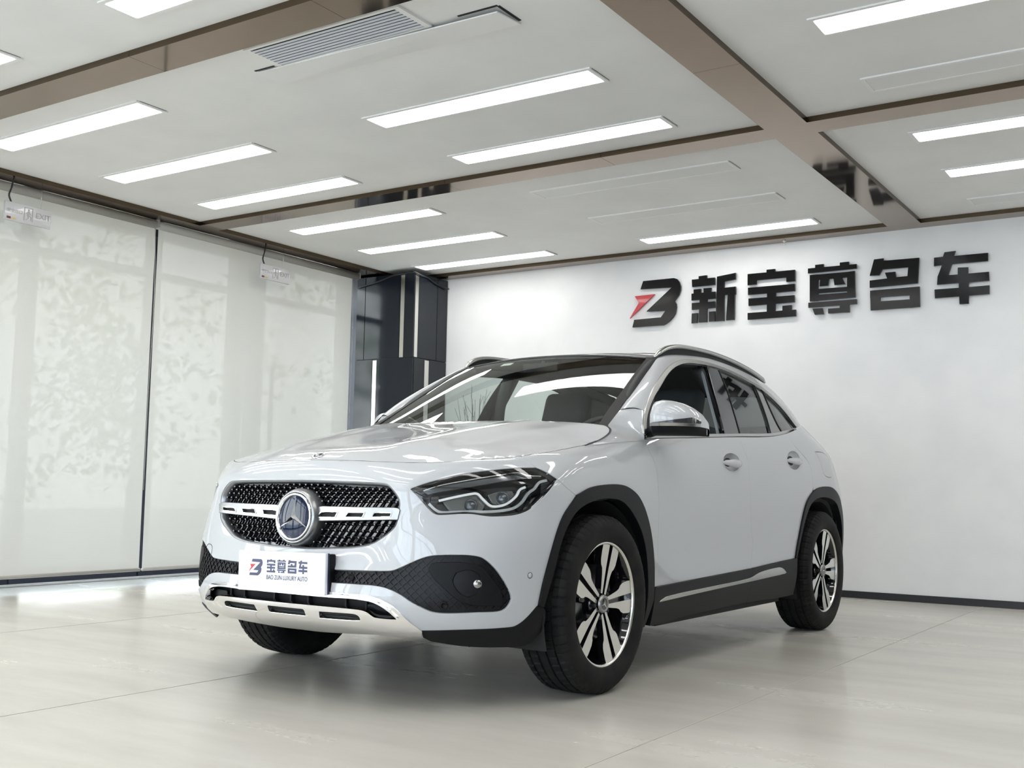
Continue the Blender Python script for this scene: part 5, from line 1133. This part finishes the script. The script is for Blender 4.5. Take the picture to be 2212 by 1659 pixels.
# ------------------------------------------------------------------ wheels (axis along local x, outer face toward +x)
def make_wheel():
    W=empty('wheel',(0,0,0),parent=CAR); RX=Matrix.Rotation(math.pi/2,4,'Y')   # lathe axis z -> x
    # tyre with tread: profile across the width, blocks round the shoulder
    half=.113; prof=[]
    prof+=[(.246,.098),(.252,.108),(.275,.1165),(.300,.118),(.322,.1145),(.336,.108),(.345,.099),(.3505,.090)]
    xs=[.082,.0815,.074,.0735,.048,.0475,.040,.0395,.012,.0115,.004,.0035]
    N=360; V=[];F=[]; rows=[]
    crown=lambda x: .3575-.0045*(x/.09)**2
    half_p=[(r,x,0) for r,x in prof]
    tread=[]
    gro=[.062,.021,-.021,-.062]; gw=.0045; x=.088
    pts=sorted(set([.088,.080,.070]+[g+gw for g in gro]+[g-gw for g in gro]+[0,.045,-.045,-.070,-.080,-.088]),reverse=True)
    for q in pts:
        ing=[g for g in gro if abs(abs(q-g)-gw)<1e-6]
        if ing:
            g=ing[0]
            if q>g: tread+= [(crown(q),q,1),(crown(q)-.0075,q-.001,2)]
            else: tread+= [(crown(q)-.0075,q+.001,2),(crown(q),q,1)]
        else: tread.append((crown(q),q,1))
    P=half_p+tread+[(r,-x,0) for r,x in prof[::-1]]
    m=len(P)
    for i in range(N):
        a=2*math.pi*i/N; ph=i%6
        for r,x,k in P:
            rr=r
            if k in (0,1) and abs(x)>.064 and abs(x)<.112 and r>.325 and ph==0: rr=r-.0055
            if k==1 and abs(x)<.06 and i%6==3 and abs(abs(x)-.045)<.02: rr=r-.004
            V.append((x,rr*math.cos(a),rr*math.sin(a)))
    for i in range(N):
        j=(i+1)%N
        for k in range(m-1): F.append((i*m+k,i*m+k+1,j*m+k+1,j*m+k))
    ty=MB().add(V,F,0,True).build('tyre',M_rubber,W,auto=32)
    # rim: bright lip, dark barrel
    MB().lathe([(.2475,.094),(.2505,.0985),(.2495,.1015),(.2440,.1015),(.2395,.0985),(.2375,.092)],96,M=RX).build('rim_lip',M_machined,W)
    MB().lathe([(.2385,.094),(.228,.075),(.214,.02),(.205,-.06),(.215,-.095)],72,M=RX).build('rim_barrel',M_gloss,W)
    MB().lathe([(0,.030),(.155,.030),(.155,.018),(0,.018)],48,M=RX).build('brake_disc',M_disc,W)
    MB().box((.035,-.115,.05),(.055,.05,.14),bev=.01).build('brake_caliper',M_gloss,W)
    def blade(sd):
        L=[(.040,.0075),(.14,.0105),(.239,.0135),(.239,.066),(.205,.0665),(.168,.0625),(.150,.054),(.139,.042),(.118,.0345),(.040,.0205)]
        return [(t*sd,r) for r,t in L]
    for k in range(5):
        a=k*2*math.pi/5; mb=MB(); ca,sa=math.cos(a),math.sin(a)
        for sd in (1,-1):
            P2,T2=union_tris([blade(sd)])
            def to3(t,r,h): 
                dish=.083+.010*(r/.24)**2 if True else 0
                y=t*ca+r*sa; z=-t*sa+r*ca
                return (dish-.030+h,y,z)
            b0=len(mb.v); extrude_flat(mb,P2,[tuple(int(i) for i in q)[::-1] for q in T2],to3,.030,0,1)
        # dark web between the two blades
        web,tw=union_tris([[(-.013,.04),(.013,.04),(.0135,.236),(-.0135,.236)]])
        extrude_flat(mb,web,[tuple(int(i) for i in q)[::-1] for q in tw],lambda t,r,h:(.058+h,t*ca+r*sa,-t*sa+r*ca),.006,1,1)
        mb.build('spoke',[M_machined,M_gloss],W)
    MB().lathe([(0,.075),(.062,.070),(.068,.055),(.068,.02)],40,M=RX).build('hub',M_gloss,W)
    cap=MB().lathe([(.024,.0945),(.029,.097),(.034,.0955),(.0365,.086)],40,M=RX).build('centre_cap',mat('cap_grey',(.30,.30,.30),.3,.9),W)
    MB().lathe([(0,.0955),(.024,.0945)],32,M=RX).build('cap_disc',M_gloss,cap)
    mb=MB(); star3(mb,.023,.003,Matrix.Translation((.0957,0,0))@Matrix.Rotation(math.pi/2,4,'Z')@Matrix.Rotation(math.pi/2,4,'X')); mb.build('cap_star',M_chrome,cap)
    for k in range(5):
        a=k*2*math.pi/5+math.pi/5; MB().lathe([(0,.086),(.0085,.085),(.0095,.078),(.0095,.06)],12,M=Matrix.Translation((0,.056*math.sin(a),.056*math.cos(a)))@RX).build('wheel_bolt',M_dark,W)
    return W
w0=make_wheel(); WX=.800; first=True
for sg in (1,-1):
    for y,ro in ((0,-.245),(2.729,-.32)):
        w=w0 if first else copy_tree(w0,CAR); first=False
        w.location=(sg*WX,y,.3555); w.rotation_euler=(-ro if sg<0 else -ro*-1,0,0)
        if sg>0: w.rotation_euler=(ro,0,0)
        else: w.rotation_euler=(-ro,0,math.pi)
# ------------------------------------------------------------------ door mirrors
def mirror(sg,fold=0.):
    H=empty('door_mirror',(sg*.845,.53,0),fold,parent=CAR)
    # housing rings from inner to outer end; section in (y depth, z)
    st=[(x,y,1.058+rz*1.0,ry,rz) for x,y,ry,rz in ((.864,.495,.030,.034),(.872,.492,.058,.064),(.888,.494,.078,.077),(.915,.502,.090,.080),(.95,.516,.095,.078),(.99,.536,.092,.072),(1.02,.556,.084,.063),(1.045,.578,.070,.051),(1.062,.602,.047,.036),(1.069,.618,.016,.018))]
    def ring_z(x,y,z,ry,rz,zz):
        """front point of a ring at height zz"""
        k=max(-1,min(1,(zz-z)/rz)); sn=np.sign(k)*abs(k)**(1/.85); c=math.sqrt(max(0,1-sn*sn)); return sn,c
    def sec(z0,z1,back):
        G=[]
        for x,y,z,ry,rz in st:
            k0=max(-1,min(1,(z0-z)/rz)); k1=max(-1,min(1,(z1-z)/rz)); a0=math.asin(np.sign(k0)*abs(k0)**(1/.85)); a1=math.asin(np.sign(k1)*abs(k1)**(1/.85))
            if back==1: a1=math.pi
            if back==-1: a0=-math.pi
            G.append([(sg*x,y-ry*np.sign(math.cos(a))*abs(math.cos(a))**.8,z+rz*np.sign(math.sin(a))*abs(math.sin(a))**.85) for a in np.linspace(a0,a1,20)])
        return G
    MB().grid(sec(1.098,9,1),0,True,flip=(sg>0)).build('mirror_cap',M_paint,H)
    MB().grid(sec(-9,1.098,-1),0,True,flip=(sg>0)).build('mirror_base',M_plastic,H)
    def band(zf,i0,off,m,nm):
        G=[]
        for lv in (0,1):
            row=[]
            for i,(x,y,z,ry,rz) in enumerate(st[i0:-1]):
                zz=min(zf(x)[lv],z+(.55+.2*lv)*rz); sn,c=ring_z(x,y,z,ry,rz,zz); row.append((sg*x,y-(ry*c**.8+off),zz))
            G.append([tuple(q) for q in smooth_line(np.array(row),2)])
        MB().grid(G,0,True,flip=(sg<0)).build(nm,m,H)
    band(lambda x:(1.112,1.113+.024*min(1,max(0,(x-.895)/.15))**1.3),2,.0018,mat('indicator_smoke',(.05,.05,.055),.05,.3,coat=1.0),'indicator')
    band(lambda x:(1.098,1.111),1,.0014,M_satin,'silver_line')
    g=MB(); g.add([(sg*(x),y+ry*.55,z+rz*.8*s) for s in (1,-1) for x,y,z,ry,rz in (st[1:-1] if s>0 else st[1:-1][::-1])],[tuple(range(16))] if sg<0 else [tuple(range(15,-1,-1))]); g.build('mirror_glass',M_chrome,H)
    a=MB(); a.tube([tuple(np.array(q)*[sg,1,1]) for q in smooth_line(np.array([(.795,.545,1.070),(.835,.530,1.078),(.875,.520,1.088),(.925,.522,1.080)]),2)],[.030]*13,12,flat=.75); a.build('mirror_arm',M_plastic,H)
mirror(1); mirror(-1,math.radians(-84))   # the passenger mirror is folded back
for H in [o for o in CAR.children if o.name.startswith('door_mirror')]:
    for c in H.children:
        c.data.transform(Matrix.Translation((-H.location.x,-H.location.y,0)))
    if H.location.x<0: H.location.y+=.10; H.location.x+=.03
# ------------------------------------------------------------------ cabin
def seat(x,y,name='seat'):
    S=empty(name,(x,y,.35),parent=CAR)
    MB().box((0,0,.16),(.50,.52,.16),bev=.05).build('seat_cushion',M_seat,S)
    Mb=Matrix.Translation((0,.24,.22))@Matrix.Rotation(math.radians(-20),4,'X'); MB().box((0,.0,.31),(.54,.14,.66),M=Mb,bev=.055).build('seat_back',M_seat,S)
    Mb2=Mb@Matrix.Translation((0,.0,.66)); MB().box((0,0,.10),(.30,.11,.23),M=Mb2,bev=.045).build('headrest',M_seat,S)
    pb=MB()
    for q in (-.07,.07): pb.tube([tuple(Mb@Vector((q,0,.58))),tuple(Mb@Vector((q,0,.70)))],.007,8)
    pb.build('headrest_posts',M_satin,S); return S
seat(.37,1.28); seat(-.37,1.28)
R=empty('rear_bench',(0,2.10,.34),parent=CAR)
MB().box((0,0,.14),(1.26,.50,.16),bev=.05).build('seat_cushion',M_seat,R)
Mb=Matrix.Translation((0,.24,.2))@Matrix.Rotation(math.radians(-22),4,'X'); MB().box((0,0,.29),(1.26,.14,.58),M=Mb,bev=.05).build('seat_back',M_seat,R)
for x in (-.38,0,.38): MB().box((x,.02,.66),(.24,.09,.15),M=Mb,bev=.035).build('headrest',M_seat,R)
# dashboard, steering wheel, mirror, door cards, ceiling lining
D=MB(); prof=[(.34,1.02),(.42,1.045),(.56,1.055),(.70,1.045),(.755,1.01),(.77,.95),(.74,.80),(.72,.60)]
D.grid([[(x,y,z) for y,z in prof] for x in np.linspace(-.70,.70,12)],0,True,flip=True); D.build('dashboard',M_inter,CAR,auto=60)
SWm=Matrix.Translation((.37,.86,1.015))@Matrix.Rotation(math.radians(66),4,'X')
sw=MB(); sw.tube([tuple(SWm@Vector((.182*math.cos(a),.176*math.sin(a),0))) for a in np.linspace(0,2*math.pi,48,endpoint=False)],.0145,10,closed=True)
swo=sw.build('steering_wheel',M_inter,CAR)
MB().box((0,0,-.015),(.15,.10,.04),M=SWm,bev=.015).box((-.12,-.005,-.005),(.13,.035,.015),M=SWm).box((.12,-.005,-.005),(.13,.035,.015),M=SWm).box((0,-.11,-.005),(.04,.13,.015),M=SWm).build('wheel_hub',M_inter,swo)
MB().tube([tuple(SWm@Vector((0,0,-.02))),(.37,.66,.93)],.035,12).build('steering_column',M_inter,swo)
MB().box((0,.90,1.445),(.22,.025,.05),bev=.010).tube([(0,.91,1.46),(0,.93,1.485)],.010,8).build('inner_mirror',M_inter,CAR)
for sg in (1,-1):
    mb=MB(); mb.grid([[(sg*xx,y,z) for z,xx in ((.40,.78),(.75,.77),(.98,.775),(1.05+.035*(y-.5),.79))] for y in np.linspace(.5,2.5,14)],0,True,flip=(sg>0)); mb.build('door_card',M_inter,CAR)
    mb=MB(); 
    for L in ([(.70,.50,1.12),(.655,.66,1.25),(.625,.80,1.335),(.60,.98,1.43),(.59,1.1,1.47)],[(.595,1.15,1.478),(.60,1.6,1.50),(.58,2.2,1.48),(.555,2.7,1.42)],[(.765,1.62,1.08),(.70,1.55,1.30),(.605,1.50,1.49)],[(.70,2.55,1.15),(.60,2.45,1.44)]): mb.tube([tuple(q*np.array([sg,1,1])) for q in smooth_line(np.array(L),2)],.032,10)
    mb.build('pillar_lining',M_inter if sg>0 else mat('pillar_lining_grey',(.09,.10,.10),.7),CAR)
HLn=FuncSurf(lambda a,b: RF.ev(a,b)-np.array([0,0,.035]))
panel('headliner',rect(-.93,.93,.03,.95),(),M_headliner,surf=HLn,step=.12,flange=0)
MB().box((0,1.6,.33),(1.5,2.6,.02)).box((0,3.0,.80),(1.2,.5,.04)).build('cabin_floor',M_inter,CAR)
mb=MB(); q=.0
stk=WS.ev(np.array([-.45,-.33,-.33,-.45]),np.array([.905,.905,.945,.945]))-WS.nor(np.array([-.4]*4),np.array([.9]*4))*.004
MB().add([tuple(p) for p in stk],[(0,1,2,3)]).build('windscreen_sticker',mat('sticker_pale',(.75,.80,.70),.5),CAR)
# ------------------------------------------------------------------ dealer plate on the front bumper
PL=empty('dealer_plate',(0,-.905,.403),parent=CAR)
PM=Matrix.Rotation(math.radians(-1.0),4,'Y')
MB().box((0,.010,.0755),(.458,.012,.151),bev=.003,M=PM).build('plate_carrier',mat('plate_carrier_blue',(.02,.025,.09),.3),PL)
bd=MB().box((0,-.004,.0755),(.462,.016,.153),bev=.004,M=PM).build('plate_board',M_plate,PL)
MB().box((.205,.028,.075),(.055,.035,.145),bev=.006,M=PM).box((-.205,.028,.075),(.055,.035,.145),bev=.006,M=PM).build('plate_bracket',M_plastic,PL)
def ink(keys,x0,z0,sc,m,nm,shear=0):
    polys=[]
    for k in keys:
        for L in LET[k]: polys.append([(x0+(x+4.605)*sc,z0+(z-2.302)*sc) for x,z in L])
    P,T=union_tris(polys); mb=MB(); extrude_flat(mb,P,T,lambda x,y,h:tuple(PM@Vector((x,-.0118-h,y))),.0008); mb.build(nm,m,bd)
def inkc(key,xc,z0,w,h,nm):
    a=np.array([p for L in LET[key] for p in L]); lo=a.min(0); hi=a.max(0)
    polys=[[(xc+((x-lo[0])/(hi[0]-lo[0])-.5)*w,z0+(z-lo[1])/(hi[1]-lo[1])*h) for x,z in L] for L in LET[key]]
    P,T=union_tris(polys); mb=MB(); extrude_flat(mb,P,T,lambda x,y,hh:tuple(PM@Vector((x,-.0118-hh,y))),.0008); mb.build(nm,M_ink,bd)
ink(['logo_black'],-.172,.057,.150,M_ink,'plate_logo'); ink(['logo_red'],-.172,.057,.150,M_inkred,'plate_logo_arrow')
for key,xc in (('bao',-.050),('zun',.006),('ming',.062),('che',.118)): inkc(key,xc,.072,.046,.050,'plate_character')
cu=bpy.data.curves.new('plate_lettering','FONT'); cu.body='BAO ZUN LUXURY AUTO'; cu.size=.0235; cu.align_x='CENTER'; cu.extrude=.0004; cu.offset=.00015
ob=bpy.data.objects.new('tmp',cu); COL.objects.link(ob); dg=bpy.context.evaluated_depsgraph_get(); me=bpy.data.meshes.new_from_object(ob.evaluated_get(dg)); bpy.data.objects.remove(ob)
bx=max(v.co.x for v in me.vertices)-min(v.co.x for v in me.vertices); me.materials.append(M_ink)
o=link(bpy.data.objects.new('plate_lettering',me),bd); o.matrix_local=PM@Matrix.Translation((.034,-.0124,.046))@Matrix.Rotation(math.pi/2,4,'X')@Matrix.Scale(.215/bx,4,(1,0,0))
